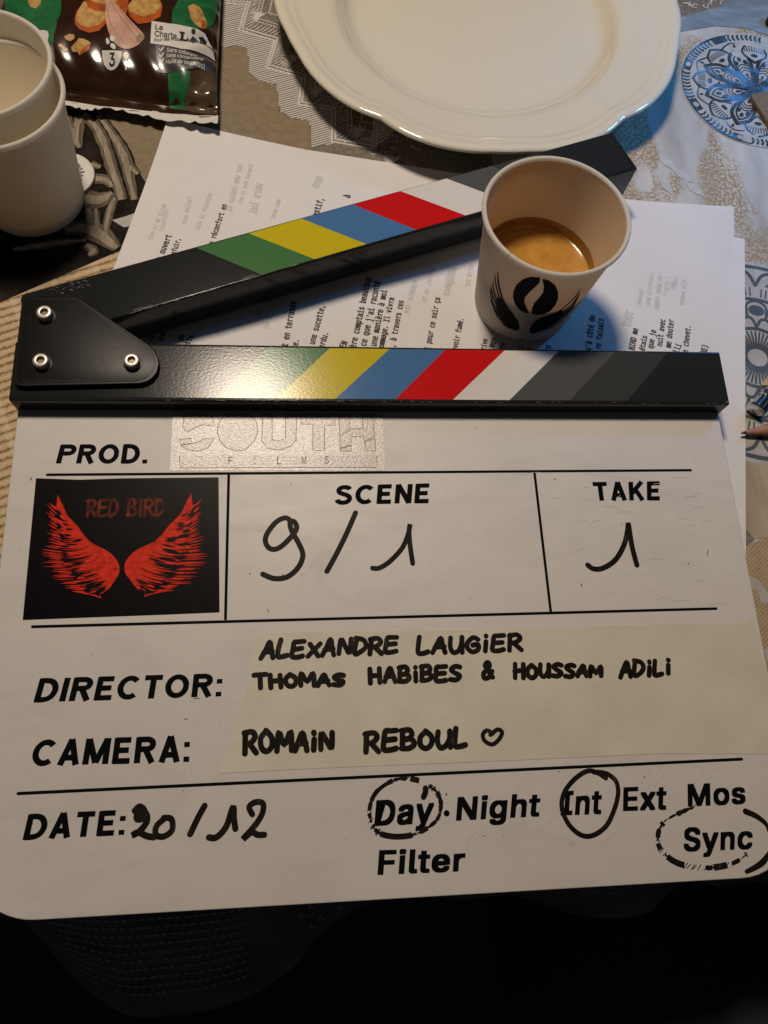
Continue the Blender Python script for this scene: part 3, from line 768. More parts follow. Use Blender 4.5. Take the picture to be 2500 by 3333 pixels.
for body, (a, b) in (
    ('sortie de la nuit', [(-106.83,87.36),(-98.69,117.81)]), ('(souriant)', [(-99.84,95.8),(-97.6,115.35)]), ('entendre la voix', [(-85.07,93.75),(-77.11,124.76)]), ('Pauline sort', [(-89.62,99.65),(-86.81,122.56)]),
    ('Pleurant dans le noir', [(-64.92,108.83),(-57.68,143.54)]), ('sur une chaise au', [(-69.61,102.57),(-62.72,143.36)]), ('vers lui', [(-57.08,105.34),(-52.5,131.95)]), ('mais aussi', [(-48.3,105.56),(-43.95,121.96)]),
    ('ans', [(-26.92,126.32),(-22.71,136.86)]), ('Probable. Une', [(13.08,48.02),(21.45,75.7)]), ('Obéirai, es ta', [(22.11,54.87),(29.83,83)]), ('manigance', [(33.08,59.57),(40.81,83.21)]),
    ('inique', [(35.17,66.44),(39.6,83.08)]), ('extra sur', [(44.5,65.84),(49.37,85.58)]),
    ('(Pensant)', [(127.38,56.89),(132.57,72.04)]), ('souvenirs avec', [(131.6,53.24),(139.16,81.43)]), ('en même temps', [(135.55,51.81),(143.56,79.95)]), ('(abrupt)', [(142.14,63.07),(147.5,79.63)]), ('noms', [(147.08,68.45),(151.44,79.31)]), ('elle avance', [(149.41,56.41),(155.5,77.83)]), ('TOUT', [(120.71,45.81),(125.36,58.35)]),
    ('autour de soi', [(-50.56,39.76),(-46.59,65.32)]), ('non', [(-54.35,49.54),(-51.68,58.47)])):
    typeline(mb, body, a, b, ZT - .02, True, None, .04, 1.35, lift)
mb.build('show_through_text', 'ghost_ink', top_page)

# ------------------------------------------------------------------ clapperboard
slate = thing('clapperboard', 'open film clapperboard with white board and coloured striped sticks on the table', 'clapperboard', (0, 0, 5.6), lean=3.0)   # it leans on its thick sticks
ZB = 6.0
mb = MB(); mb.prism(rrect(-150, -189, 150, 8, [1, 1, 25, 25], 12), 3.2, ZB)
board = mb.build('board', 'board_white', slate, True, .5, 3)
ZI = ZB + .05
def rule(pts, w=1.12):
    mb = MB(); p = [pts[0], ((pts[0][0] + pts[1][0]) / 2, (pts[0][1] + pts[1][1]) / 2), pts[1]]
    mb.ribbon(p, w, ZI, 0); mb.build('printed_rule', 'rule_black', board)
rule([(-135.76,-28.37),(132.57,-28.74)]); rule([(-135.54,-89.41),(133.04,-89.16)]); rule([(-134.73,-148.39),(132.67,-147.6)])
rule([(-64.14,-29.38),(-64.1,-88.23)]); rule([(63.53,-29.46),(64.03,-88.57)])
def printed(body, quad, bold=.035, space=1.0, y01=None):
    mb = MB(); word(mb, body, quad, ZI + .01, F_SANS, bold, space, y01=y01); mb.build('printed_word', 'ink_black', board)
_a = .098
BLOCK = dict(
 P=(.70, [[(_a,0),(_a,1)],[(.05,.902),(.30,.902),(.46,.895),(.585,.83),(.625,.72),(.585,.60),(.46,.535),(.30,.528),(.05,.528)]]),
 R=(.74, [[(_a,0),(_a,1)],[(.05,.902),(.30,.902),(.46,.895),(.585,.83),(.625,.72),(.585,.60),(.46,.535),(.30,.528),(.05,.528)],[(.36,.53),(.64,0)]]),
 D=(.76, [[(_a,0),(_a,1)],[(.05,.902),(.28,.902),(.44,.87),(.57,.77),(.645,.6),(.655,.5),(.645,.4),(.57,.23),(.44,.13),(.28,.098),(.05,.098)]]),
 O=(.86, [[(.43+.332*math.cos(t),.5+.405*math.sin(t)) for t in [q*math.pi/12 for q in range(25)]]]),
 C=(.80, [[(.43+.332*math.cos(t),.5+.405*math.sin(t)) for t in [RAD(q) for q in range(42,320,15)]]]),
 S=(.72, [[(.60,.79),(.53,.875),(.40,.91),(.27,.90),(.155,.835),(.125,.73),(.18,.62),(.34,.545),(.50,.475),(.60,.38),(.615,.27),(.55,.15),(.40,.09),(.25,.098),(.13,.16),(.075,.25)]]),
 E=(.64, [[(_a,0),(_a,1)],[(.05,.902),(.60,.902)],[(.05,.51),(.55,.51)],[(.05,.098),(.62,.098)]]),
 N=(.72, [[(_a,0),(_a,1)],[(.622,0),(.622,1)],[(.10,.98),(.62,.02)]]), T=(.66, [[(0,.902),(.66,.902)],[(.33,0),(.33,.95)]]),
 A=(.74, [[(.09,0),(.37,1)],[(.65,0),(.37,1)],[(.16,.285),(.58,.285)]]), K=(.72, [[(_a,0),(_a,1)],[(.12,.36),(.61,1)],[(.29,.60),(.64,0)]]),
 I=(.196, [[(_a,0),(_a,1)]]), M=(.90, [[(_a,0),(_a,1)],[(.80,0),(.80,1)],[(.12,.98),(.45,.06)],[(.78,.98),(.45,.06)]]),
 **{'.': (.2, [[(.1,0),(.1,.2)]]), ':': (.2, [[(.1,.0),(.1,.2)],[(.1,.56),(.1,.76)]])})
def block(body, quad, gap=.15, w=.225):
    """sign-writer's capitals, cut from straight and curved bars."""
    bl, br, tr, tl = quad; tot = sum(BLOCK[c][0] for c in body) + gap * (len(body) - 1); x = 0; mb = MB(); k = 0
    for c in body:
        for st in BLOCK[c][1]:
            b = MB(); pts = [(x + u, v) for u, v in st]
            if len(pts) == 2: pts = [pts[0], ((pts[0][0] + pts[1][0]) / 2, (pts[0][1] + pts[1][1]) / 2), pts[1]]
            elif len(pts) < 18: pts = spline(pts, 3)
            b.ribbon(pts, w if c not in '.:' else .21, 0, 0, False); k += 1; vs = []
            for px, py, _ in b.v:
                u, v = px / tot, py
                vs.append(((bl[0] * (1 - u) + br[0] * u) * (1 - v) + (tl[0] * (1 - u) + tr[0] * u) * v, (bl[1] * (1 - u) + br[1] * u) * (1 - v) + (tl[1] * (1 - u) + tr[1] * u) * v, ZI + .01 + (k % 5) * .006))
            mb.add(vs, b.f)
        x += BLOCK[c][0] + gap
    mb.build('printed_word', 'ink_black', board)
# quads: bottom-left, bottom-right, top-right, top-left
block('PROD.', [(-132.79,-23.53),(-97.09,-23.81),(-96.77,-15.33),(-131.62,-15.35)])
block('SCENE', [(-21.14,-42.38),(17.61,-42.21),(18.76,-33.71),(-20.34,-34.25)])
block('TAKE', [(88.29,-42.14),(116.75,-42.22),(118.22,-33.76),(88.14,-33.87)])
block('DIRECTOR:', [(-132.45,-117.17),(-65.09,-117.32),(-64.58,-108.93),(-130.87,-108.67)])
block('CAMERA:', [(-131.55,-139.34),(-75.97,-140.12),(-75.87,-130.98),(-130.33,-130.5)])
block('DATE:', [(-131.58,-163.67),(-97.46,-163.58),(-97.13,-155.48),(-130.39,-155.39)])
printed('Day', [(-9.87,-167.17),(11.27,-167.2),(13.21,-155.83),(-8.42,-156.2)], .03, 1.08)
printed('Night', [(19.96,-166.63),(50.91,-166.6),(53.11,-156.06),(21.59,-156.19)], .03, 1.08)
printed('Int', [(59.3,-164.51),(74.82,-164.72),(76.52,-156.06),(61,-156.07)], .03, 1.08)
printed('Ext', [(83.21,-164.1),(99.9,-164.35),(101.64,-155.78),(84.57,-155.73)], .03, 1.08)
printed('Mos', [(108.43,-163.73),(131.15,-163.72),(132.49,-155.88),(109.62,-155.6)], .03, 1.08)
printed('Sync', [(103.84,-181.06),(130.15,-181.38),(132.72,-171.23),(105.59,-170.63)], .03, 1.08)
printed('Filter', [(-9.01,-181.11),(22.24,-181.44),(23.35,-173.57),(-8,-172.68)], .03, 1.08)
mb = MB(); c = [(17.1,-161.77)][0]; mb.poly(ellipse(c, 1.1, 1.1, 0, 20), ZI); mb.build('printed_dot', 'ink_black', board)

def ink(name, strokes, w, z=ZI + .03, k=7, m='marker_ink', parent=None):
    mb = MB()
    for i, s_ in enumerate(strokes):
        ws = None
        if isinstance(s_, tuple): s_, ws = s_
        p = spline(s_, k)
        if ws:
            ws = [v[0] for v in spline([(q, 0) for q in ws], k)] if len(ws) > 2 else ws
            ws = (ws + [ws[-1]] * len(p))[:len(p)]
        mb.ribbon(p, ws or w, z + i * .02)
    return mb.build(name, m, parent or board)
ink('marker_digit', [[(-38.83,-49.3),(-41.24,-47.84),(-45.08,-49.71),(-48.6,-54.7),(-48.96,-58.2),(-46.95,-60.72),(-43.63,-60.28),(-39.33,-56.36),(-36.72,-52.37),(-37.67,-49.52),(-39.31,-49.8),(-38.65,-53.35),(-35.99,-58.42),(-34.3,-63.43),(-36.05,-68.32),(-40.32,-72.14),(-45.49,-72.8),(-50,-70.96)]], 2.1)
ink('marker_slash', [[(-12.79,-46.08),(-16.64,-54.72),(-20.9,-63.18),(-24.86,-70.31)]], 2.1)
ink('marker_digit', [[(-6.7,-69.4),(-3.9,-69.36),(0.57,-66.57),(5.68,-61.16),(8.44,-55.13),(9.33,-51.25),(8.78,-54.11),(8.87,-60.21),(9.55,-67.75)]], 2.0)
ink('marker_digit', [[(81.61,-69.88),(83.94,-71.54),(88.04,-71.22),(93.59,-67.87),(98.03,-61.78),(100.47,-55.57),(101.23,-52.43),(101.35,-56.63),(101.49,-62.88),(102.36,-70.29)]], 2.2)
ink('marker_digit', [[(-94.2,-155.85),(-92.61,-154.56),(-90.87,-156),(-91.15,-158.37),(-93.21,-158.67),(-93.16,-156.69),(-90.41,-156.81),(-89.84,-159.62),(-92.16,-162.66),(-94.72,-163.95),(-92.55,-163.03),(-89.59,-164.35),(-87.08,-164.86)]], 2.2)
ink('marker_digit', [[(-84.04,-159.09),(-86.43,-161.35),(-86.46,-164.1),(-83.78,-164.78),(-80.96,-162.79),(-81.37,-159.21),(-84.06,-158.69)]], 2.1)
ink('marker_slash', [[(-69.92,-155.34),(-71.91,-158.85),(-74.65,-164.43)]], 2.2)
ink('marker_digit', [[(-68.09,-165.84),(-65.41,-165.89),(-62.13,-162.49),(-59.89,-156.19),(-59.47,-160.22),(-58.91,-163.43)]], 2.2)
ink('marker_digit', [[(-53.04,-158.91),(-54.18,-156.44),(-52.07,-154.92),(-49.32,-155.45),(-49.47,-158.67),(-51.98,-162.56),(-56.15,-166.88),(-53.22,-164.89),(-51.1,-165.78),(-48.73,-165.89)]], 2.1)
def broken(path, w, keep, name):
    """a rubbed-out pen line: dashes of uneven length and width."""
    p = spline(path, 12); mb = MB(); i = 0; zz = ZI + .03
    while i < len(p) - 2:
        t = i / len(p); kp = keep(t)
        if kp >= 1: L = 8
        else: L = random.choice((2, 3, 4))
        seg = p[i:i + L + 1]
        if len(seg) > 1 and random.random() < kp + (1 if kp >= 1 else 0):
            mb.ribbon(seg, w * (1 if kp >= 1 else random.uniform(.25, .9)), zz, caps=kp < 1 and random.random() < .3)
        if kp < 1 and random.random() < .7:
            q = seg[0]; a = random.uniform(.6, 1.2)
            mb.ribbon([(q[0] - .8, q[1] - .8 * a), q, (q[0] + .8, q[1] + .8 * a)], .28, zz + .02)
        i += max(1, L - (0 if kp >= 1 else 1)); zz += .0008
    mb.build(name, 'marker_ink', board)
broken([(7.65,-150.09),(2.34,-149.02),(-3.04,-150.05),(-8.5,-153.56),(-10.87,-158.38),(-10.6,-163.27),(-8.13,-167.01),(-2.98,-168.62),(3.13,-168.59),(8.47,-166.99),(13.53,-163.57),(15.16,-158.72),(14.09,-154.54),(11.12,-151.91)], 2.0,
       lambda t: 1 if (.47 < t < .60 or t < .03) else .8, 'marker_circle')
ink('marker_tick', [[(9.82,-152.85),(9.74,-154.18),(8.93,-155.81)]], 2.1)
ink('marker_circle', [[(78.24,-152.22),(75.24,-150.2),(71.62,-149.37),(66.68,-151.73),(62,-156.2),(60.18,-161.57),(62.05,-167.45),(66.13,-171.33),(70.62,-171.79),(76.01,-168.92),(79.99,-163.29),(82.27,-157.5),(81.84,-153.22),(78.47,-150.51),(73.88,-149.89)]], 1.75)
broken([(110.67,-163.83),(104.73,-165.66),(99.23,-167.92),(95.89,-171.5),(95.12,-176.4),(97.74,-180.19),(101.9,-182.82),(108.07,-184.34),(115.38,-184.71),(123.03,-183.47),(128.19,-180.87)], 2.2,
       lambda t: 1 if .48 < t < .62 or .78 < t < .84 else (.75 if t < .3 else .3), 'marker_circle')
ink('marker_circle', [([(130.57,-166.24),(134.48,-168.11),(137.71,-170.96),(138.33,-173.5)], [2.2, 2.0, 1.6, 1.2]), ([(137.46,-180.5),(134.19,-183.62),(131.04,-185.34),(127.04,-186.76)], [1.4, 2.2, 2.0, 1.6])], 2.0)

# faint scuffs and specks left by the pen and the eraser
mb = MB()
for k in range(26):
    x, y = random.uniform(-20, 118), random.uniform(-176, -135); a = RAD(random.gauss(48, 8)); l = random.uniform(3, 13)
    mb.ribbon([(x, y), (x + l * .5 * math.cos(a), y + l * .5 * math.sin(a) + .3), (x + l * math.cos(a), y + l * math.sin(a))], random.uniform(.10, .22), ZI - .02 + k * .0007, 0, False)
for k in range(26):
    x, y = random.uniform(55, 135), random.uniform(-88, -30); a = RAD(random.gauss(6, 9)); l = random.uniform(2, 9)
    mb.ribbon([(x, y), (x + l * .5 * math.cos(a), y + l * .5 * math.sin(a) + .4), (x + l * math.cos(a), y + l * math.sin(a))], random.uniform(.10, .2), ZI - .02 + (k + 40) * .0007, 0, False)
struct(mb.build('scuff_marks', 'smudge', board), 'stuff')
mb = MB()
for k in range(46):
    x, y = random.uniform(-145, 145), random.uniform(-180, -8); r = random.choice((.12, .15, .2, .3))
    mb.poly(ellipse((x, y), r * random.uniform(1, 2.4), r, random.uniform(0, 180), 8), ZI - .02 + k * .0004)
for p in ([(-78.27,-124.83),(-77.12,-125.3)], [(-75.03,-117.85),(-73.02,-117.75)], [(-48.22,-85.16),(-47.47,-86.12)], [(133.09,-66.77),(134.23,-64.51)]):
    mb.ribbon(spline(p, 4) if len(p) > 2 else [p[0], ((p[0][0] + p[1][0]) / 2, (p[0][1] + p[1][1]) / 2), p[1]], .32, ZI - .01)
struct(mb.build('ink_specks', 'speck', board), 'stuff')

# masking tape with the names
mb = MB()
tape_l = [(-52.74,-94.11),(-53.38,-101.62),(-54.37,-108.81),(-56.5,-116.73),(-59.01,-125.36),(-60.38,-131.31),(-61.85,-136.33),(-63.49,-140.46),(-65.28,-144.53)]
tp = ragged(tape_l, .25, .8)[:-10] if False else tape_l
tape_pts = tape_l + [(-37.27,-144.28),(-10.82,-144.28),(43.45,-144.44),(99.67,-144.26)] + [(149.6, -146.4), (149.7, -120), (148.3, -108), (149.2, -101), (146.5, -93.5)] + [(144.94,-95.02),(87.39,-94.87),(19.25,-94.95),(-13.79,-94.43)]
mb.prism(tape_pts, ZB + .01, ZB + .16)
tape = mb.build('masking_tape', 'masking_tape', slate)
tape['label'] = 'strip of cream masking tape with handwritten names'
ZP = ZB + .20
def sharpie(body, quad, w=1.95):
    mb = MB(); hand(mb, body, quad, w, ZP); mb.build('handwritten_word', 'marker_ink', tape)
sharpie('ALEXANDRE', [(-50.39,-103.52),(1.55,-103.07),(2.29,-97.52),(-49.52,-97.48)])
sharpie('LAUGiER', [(9.67,-103.43),(50.57,-103.8),(51.13,-98.04),(10.23,-97.62)])
sharpie('THOMAS', [(-52.58,-114.54),(-18.91,-114.63),(-18.81,-110.61),(-53.33,-109.52)])
sharpie('HABiBES', [(-9.31,-114.03),(25.77,-114.24),(26.15,-108.99),(-9.59,-108.59)])
sharpie('&', [(34.21,-113.93),(38.32,-113.83),(38.8,-108.2),(34.91,-108.32)])
sharpie('HOUSSAM', [(46.87,-114.2),(81.46,-114.29),(82.24,-110.59),(47.18,-108.87)])
sharpie('ADiLi', [(89.12,-115.19),(109.42,-114.62),(110.28,-109.29),(89.9,-109.61)])
sharpie('ROMAiN', [(-56.34,-138.06),(-23.92,-137.65),(-23.8,-131.75),(-56.46,-130.43)], 2.1)
sharpie('REBOUL', [(-12.01,-138.96),(26.1,-138.81),(26.54,-132.84),(-11.78,-132.07)], 2.1)
ink('handwritten_heart', [[(36.24,-134.27),(34.28,-133.32),(32.68,-134.83),(33.24,-137.03),(35.88,-138.44),(38.61,-136.8),(40.13,-134.24),(38.47,-133.12),(36.21,-134.61),(35.53,-134.94)]], 1.6, ZP, parent=tape)

# silver sticker
mb = MB(); mb.prism([(-87.67,-0.59),(0.36,-0.7),(0.01,-27.82),(-87.76,-27.05)], ZB + .01, ZB + .14)
sticker = mb.build('silver_sticker', 'sticker_silver', slate)
sticker['label'] = 'silver embossed company sticker beside the production line'
ZS = ZB + .16
SK = lambda pts: pts
for fillp in (
    [[(-83.04,-4.32),(-83.43,-1.95),(-75.56,-1.28),(-71.21,-4.01),(-70.51,-7.38),(-75.39,-6.7),(-78.37,-8.03),(-81.61,-10.16),(-83.46,-7.34)], [(-84.19,-13.21),(-79.7,-12.83),(-79.62,-15.02),(-83.79,-15.66)], [(-83.78,-15.86),(-81.01,-17.98),(-76.8,-18.67),(-72.66,-17.04),(-70.48,-13.08),(-74.88,-13.06),(-76.94,-14.7),(-79.92,-15.22)]],
    [[(-69.01,-6.72),(-66.38,-1.98),(-61.5,-0.96),(-56.57,-1.99),(-53.14,-5.41),(-52.48,-10.14),(-53.97,-14.16),(-57.56,-18.13),(-61.17,-18.63),(-65.43,-17.09),(-67.92,-14.09),(-69.09,-10.75)]],
    [[(-50.71,-2),(-46.7,-2.01),(-46.65,-13.53),(-44.5,-14.21),(-41.13,-13.22),(-41.12,-2.02),(-36.46,-2.03),(-36.71,-13.57),(-38.68,-16.58),(-43.58,-18.21),(-48.46,-17.52),(-50.92,-14.17)]],
    [[(-34.59,-2.03),(-20.21,-2.06),(-20.32,-7.2),(-24.69,-7.19),(-24.88,-18.66),(-29.8,-18.63),(-29.66,-6.83),(-34.62,-6.48)]],
    [[(-18.64,-2.06),(-13.92,-2.07),(-14.09,-8.25),(-18.49,-11.97)], [(-18.5,-12.45),(-13.79,-8.93),(-8.77,-8.61),(-8.56,-2.08),(-3.69,-2.08),(-3.9,-13.06),(-8.33,-14.39),(-8.77,-12.49),(-13.7,-12.47),(-13.81,-16.25),(-18.37,-17.57)], [(-18.37,-17.83),(-13.69,-16.65),(-13.75,-18.93),(-18.4,-18.91)], [(-8.09,-14.73),(-3.42,-13.6),(-3.5,-19),(-7.98,-18.97)]]):
    mb = MB()
    for k, p in enumerate(fillp):
        mb.poly(p, ZS + .002 * k)
        mb.ribbon(p + [p[0]], .27, ZS + .012 + .004 * k, .0003, mi=1)
    mb.build('embossed_letter', ['sticker_letter', 'sticker_line'], sticker)
mb = MB(); p = [(-84.13,-20.45),(-3.25,-20.88),(-3.4,-26.33),(-84.03,-25.92)]; mb.poly(p, ZS)
mb.ribbon([p[0], p[3], p[2], p[1]], .26, ZS + .01, .0003, False, mi=1)
for ch, x in zip('FILMS', (515, 690, 845, 1015, 1172)):
    q = dict(F=[(-95.72,2.14),(-95.72,2.14)], I=0)
    cx = x
    a = [(-94.36,-24.54),(-94.54,-21.16),(-34.45,-25.02)]
    s_ = (a[2][0] - a[0][0]) / 1000
    x0 = a[0][0] + (cx - 14) * s_; x1 = a[0][0] + (cx + (16 if ch != 'I' else -6)) * s_
    word(mb, ch, ((x0, a[0][1]), (x1, a[0][1]), (x1, a[1][1]), (x0, a[1][1])), ZS + .03, F_SANS, 0, mi=1)
mb.build('embossed_bar', ['sticker_letter', 'sticker_line'], sticker)

# black picture card with red wings
mb = MB(); mb.prism([(-139.94,-29.87),(-123.11,-30.65),(-105.28,-30.21),(-68.19,-30.15),(-66.42,-85.65),(-85.66,-86),(-112.5,-86.34),(-139.31,-86.74)], ZB + .01, ZB + .18)
card = mb.build('picture_card', 'card_black', slate)
card['label'] = 'black glossy card with red wings and a title'
ZC = ZB + .21
LW = [(240,460),(262,505),(280,545),(305,572),(330,600),(355,635),(385,662),(430,685),(455,700),(478,722),(496,755),(494,790),(478,815),(455,848),(430,872)]
tips = [(415,883),(402,868),(368,874),(385,852),(322,862),(350,838),(288,836),(330,815),(262,800),(310,785),(236,768),(300,752),(220,730),(285,722),(214,698),(275,690),(222,652),(262,650),(226,612),(255,612),(214,560),(243,560),(212,500),(235,510)]
_arm = [(300, 560), (335, 610), (380, 655), (430, 690), (465, 730), (478, 775), (465, 815)]
for _i in range(1, len(tips) - 1, 2):
    _m = ((tips[_i - 1][0] + tips[_i + 1][0]) / 2, (tips[_i - 1][1] + tips[_i + 1][1]) / 2)
    _u = (1 - _i / (len(tips) - 1)) * (len(_arm) - 1); _a = _arm[int(round(_u))]; _f = .30 + .12 * ((_i * 7) % 5) / 5
    tips[_i] = (_m[0] + (_a[0] - _m[0]) * _f, _m[1] + (_a[1] - _m[1]) * _f)
def wing(f, flip):
    """ragged red wing, dark gaps between its feathers and loose wisps at the tips."""
    random.seed(5 + flip); mb = MB(); edge = spline(LW, 6)
    mb.poly([f(*q) for q in spline(LW, 3)] + [f(*q) for q in tips], ZC); mb.build('wing_print', 'wing_red', card)
    def feather(t, s0, s1, sag):
        a = edge[int((.06 + .90 * t) * (len(edge) - 1))]; j = (1 - t) * (len(tips) / 2 - 1)
        b0, b1 = tips[2 * int(j)], tips[min(2 * int(j) + 2, len(tips) - 2)]; fr = j - int(j)
        # feathers lean outwards: the tip belongs to a place farther round the wing than the root
        b = (b0[0] * (1 - fr) + b1[0] * fr, b0[1] * (1 - fr) + b1[1] * fr)
        r = edge[int(min(1, .30 + .66 * t) * (len(edge) - 1))]; a = (a[0] * .45 + r[0] * .55, a[1] * .45 + r[1] * .55)
        return [f(a[0] + (b[0] - a[0]) * s, a[1] + (b[1] - a[1]) * s + sag * math.sin(math.pi * s)) for s in [s0 + (s1 - s0) * h / 8 for h in range(9)]]
    mb = MB()
    for k in range(54):
        t = (k + random.uniform(-.4, .4)) / 53; t = min(max(t, 0), .999); s0 = random.uniform(.15, .6); s1 = random.choice((1.04, 1.04, s0 + .3)); w = random.uniform(.6, 1.25)
        mb.ribbon(feather(t, s0, s1, 14 + 8 * t), [w * q for q in ((.05, .2, .35, .5, .65, .8, .95, 1.1, 1.2) if s1 > 1 else (.1, .5, .8, 1, 1, .9, .7, .5, .12))], ZC + .02 + k * .0012, .0002, False)
    struct(mb.build('wing_gaps', 'card_black', card), 'stuff')
    mb = MB()
    for k in range(46):
        t = min(max((k + random.uniform(-.4, .4)) / 45, 0), .999); s0 = random.uniform(.7, .85)
        mb.ribbon(feather(t, s0, random.uniform(1.04, 1.22), 14 + 8 * t), [.15, .35, .45, .5, .45, .4, .3, .2, .06], ZC + .11 + k * .0012, .0002, False)
    struct(mb.build('wing_wisps', 'wing_red', card), 'stuff')
W0 = [(-158.35,11.98),(-59.99,12.2),(-58.27,-90.71),(-147.41,-88.35)]
def bil(x, y):
    u, v = x / 1000, y / 1000; a, b, c, d = W0
    # projective map of the card's picture plane from its four reference corners
    x1, y1 = a; x2, y2 = b; x3, y3 = c; x4, y4 = d
    dx1, dx2, sx = x2 - x3, x4 - x3, x1 - x2 + x3 - x4; dy1, dy2, sy = y2 - y3, y4 - y3, y1 - y2 + y3 - y4
    D = dx1 * dy2 - dx2 * dy1; g = (sx * dy2 - dx2 * sy) / D; h = (dx1 * sy - sx * dy1) / D
    w = g * u + h * v + 1
    return (((x2 - x1 + g * x2) * u + (x4 - x1 + h * x4) * v + x1) / w, ((y2 - y1 + g * y2) * u + (y4 - y1 + h * y4) * v + y1) / w)
wing(lambda x, y: bil(x, y), 0)
wing(lambda x, y: bil(516 + (498 - x) * 1.08, y - 6), 1)
random.seed(11)
mb = MB()
hand(mb, 'RED', [bil(362, 550), bil(490, 548), bil(494, 482), bil(366, 484)], 1.25, ZC + .1, .15)
hand(mb, 'BIRD', [bil(530, 548), bil(683, 546), bil(686, 480), bil(533, 482)], 1.25, ZC + .1, .15)
mb.build('card_title', 'title_red', card)

# sticks
ZL = 14.5
mb = MB(); mb.prism([(-150.7, .4), (150.9, -1.6), (150.9, 24.2), (-150.7, 27)], -5.1, ZL)
low = mb.build('lower_stick', ['stick_black'], slate, True, .7, 3)
low['label'] = 'closed lower stick fixed to the board'
def stripe(name, pts, m, parent, z=ZL + .06):
    mb = MB(); mb.prism(pts, z - .05, z); o = mb.build('stripe', m, parent); o['label'] = name
LB = [[(-47.47,25.38),(-69.16,1.6)], [(-21.74,25.13),(-44.07,1.61)], [(3.54,24.72),(-19.9,1.34)], [(27.5,24.36),(5.04,1.06)], [(53.47,24.21),(29.56,0.93)], [(77.1,23.72),(53.95,0.94)], [(102.59,23.74),(79.7,0.37)], [(126.4,23.19),(105.12,0.27)]]
UB = [[(-79.96,74.25),(-50.24,60.47)], [(-57.77,82.48),(-27.14,68.8)], [(-34.33,90.86),(-4.32,77.4)], [(-11.8,99.6),(18.63,85.62)], [(10.39,107.6),(41.05,94.43)], [(32.69,115.34),(63.72,102)], [(54.53,123.37),(85.03,109.7)], [(77.04,131.31),(107.88,117.88)]]
def cut(pr, P0, d, n, lo, hi):
    """the boundary line through two points, ended at offsets lo and hi across the stick."""
    f = lambda q: ((q[0] - P0[0]) * d[0] + (q[1] - P0[1]) * d[1], (q[0] - P0[0]) * n[0] + (q[1] - P0[1]) * n[1])
    (s0, t0), (s1, t1) = f(pr[0]), f(pr[1])
    g = lambda t: s0 + (s1 - s0) * (t - t0) / (t1 - t0)
    w = lambda s, t: (P0[0] + d[0] * s + n[0] * t, P0[1] + d[1] * s + n[1] * t)
    return w(g(hi), hi), w(g(lo), lo)
def stripes(bounds, P0, d, n, lo, hi, s_end, parent, s_start, where):
    names = ['green', 'yellow', 'blue', 'red', 'white', 'grey', 'darkgrey', 'navy']
    say = ['green', 'yellow', 'blue', 'red', 'white', 'grey', 'dark grey', 'blackish']
    w = lambda s, t: (P0[0] + d[0] * s + n[0] * t, P0[1] + d[1] * s + n[1] * t)
    B = [cut(b, P0, d, n, lo, hi) for b in bounds]
    stripe('black end of the printed strip', [w(s_start, lo), B[0][1], B[0][0], w(s_start, hi)], 'vinyl_black', parent)
    for k in range(len(B)):
        a = B[k]; b = B[k + 1] if k + 1 < len(B) else (w(s_end, hi), w(s_end, lo))
        stripe(say[k] + ' slanted stripe', [a[1], b[1], b[0], a[0]], 'vinyl_' + names[k], parent, ZL + .06 + .004 * (k % 2))
stripes(LB, (0, -.6), (1, -.008), (.008, 1), 1.5, 25.2, 150, low, -149.8, 'lower')
ang = RAD(19.78); ud = (math.cos(ang), math.sin(ang)); un = (-ud[1], ud[0])
U0 = (-108.5, 39.5)   # on the lower edge of the upper stick
uw = lambda s, t: (U0[0] + ud[0] * s + un[0] * t, U0[1] + ud[1] * s + un[1] * t)
mb = MB(); mb.prism([uw(-33.5, 2), uw(-31, 0), uw(0, 0), uw(251, -.6), uw(249, 22.8), uw(-36, 23.6), uw(-37.5, 21)], -5.0, ZL)
up = mb.build('upper_stick', ['stick_black'], slate, True, .7, 3)
up['label'] = 'raised upper stick lying open across the script'
stripes(UB, U0, ud, un, .7, 22.6, 248.2, up, -31, 'upper')
# hinge plate
hp = [(-149.19,43.7),(-148.5,45.7),(-146.8,46.58),(-127.69,46.85),(-125.84,46.3),(-123.9,44.61),(-97.11,24.95),(-94.26,21.85),(-92.48,18.42),(-91.99,15.69),(-92.58,11.94),(-94.22,9.24),(-96.48,7.42),(-99.67,6.54),(-144.75,5.32),(-147.36,5.78),(-148.74,8.08),(-149.07,10.07)]
mb = MB(); mb.prism(hp, ZL, 16.9)
hinge = mb.build('hinge_plate', 'hinge_black', slate, True, .5, 3)
mb = MB(); hi_ = [(q[0] * .955 + (-122.5) * .045, q[1] * .94 + 25 * .06) for q in hp]; mb.prism(hi_, 16.7, 17.05)
mb.build('plate_face', 'hinge_black', hinge, True, .15, 2)
for c in [(-138.6,37.54),(-137.98,15.42),(-102.47,15.61)]:
    mb = MB(); mb.lathe([(3.05, 17), (3.05, 19.6), (2.95, 20.1), (2.6, 20.35), (1.75, 20.4), (1.55, 20.3), (1.5, 18.6), (0.01, 18.5)], c, 32)
    s_ = mb.build('screw', 'screw_steel', hinge, True)
    mb = MB(); mb.poly([(c[0] + 1.45 * math.cos(RAD(60 * k + 15)), c[1] + 1.45 * math.sin(RAD(60 * k + 15))) for k in range(6)], 18.9); mb.build('hex_socket', 'screw_socket', s_)
    mb = MB(); mb.lathe([(3.9, 17.06), (3.8, 17.2), (3.05, 17.25)], c, 28); mb.build('washer', 'hinge_black', s_, True)

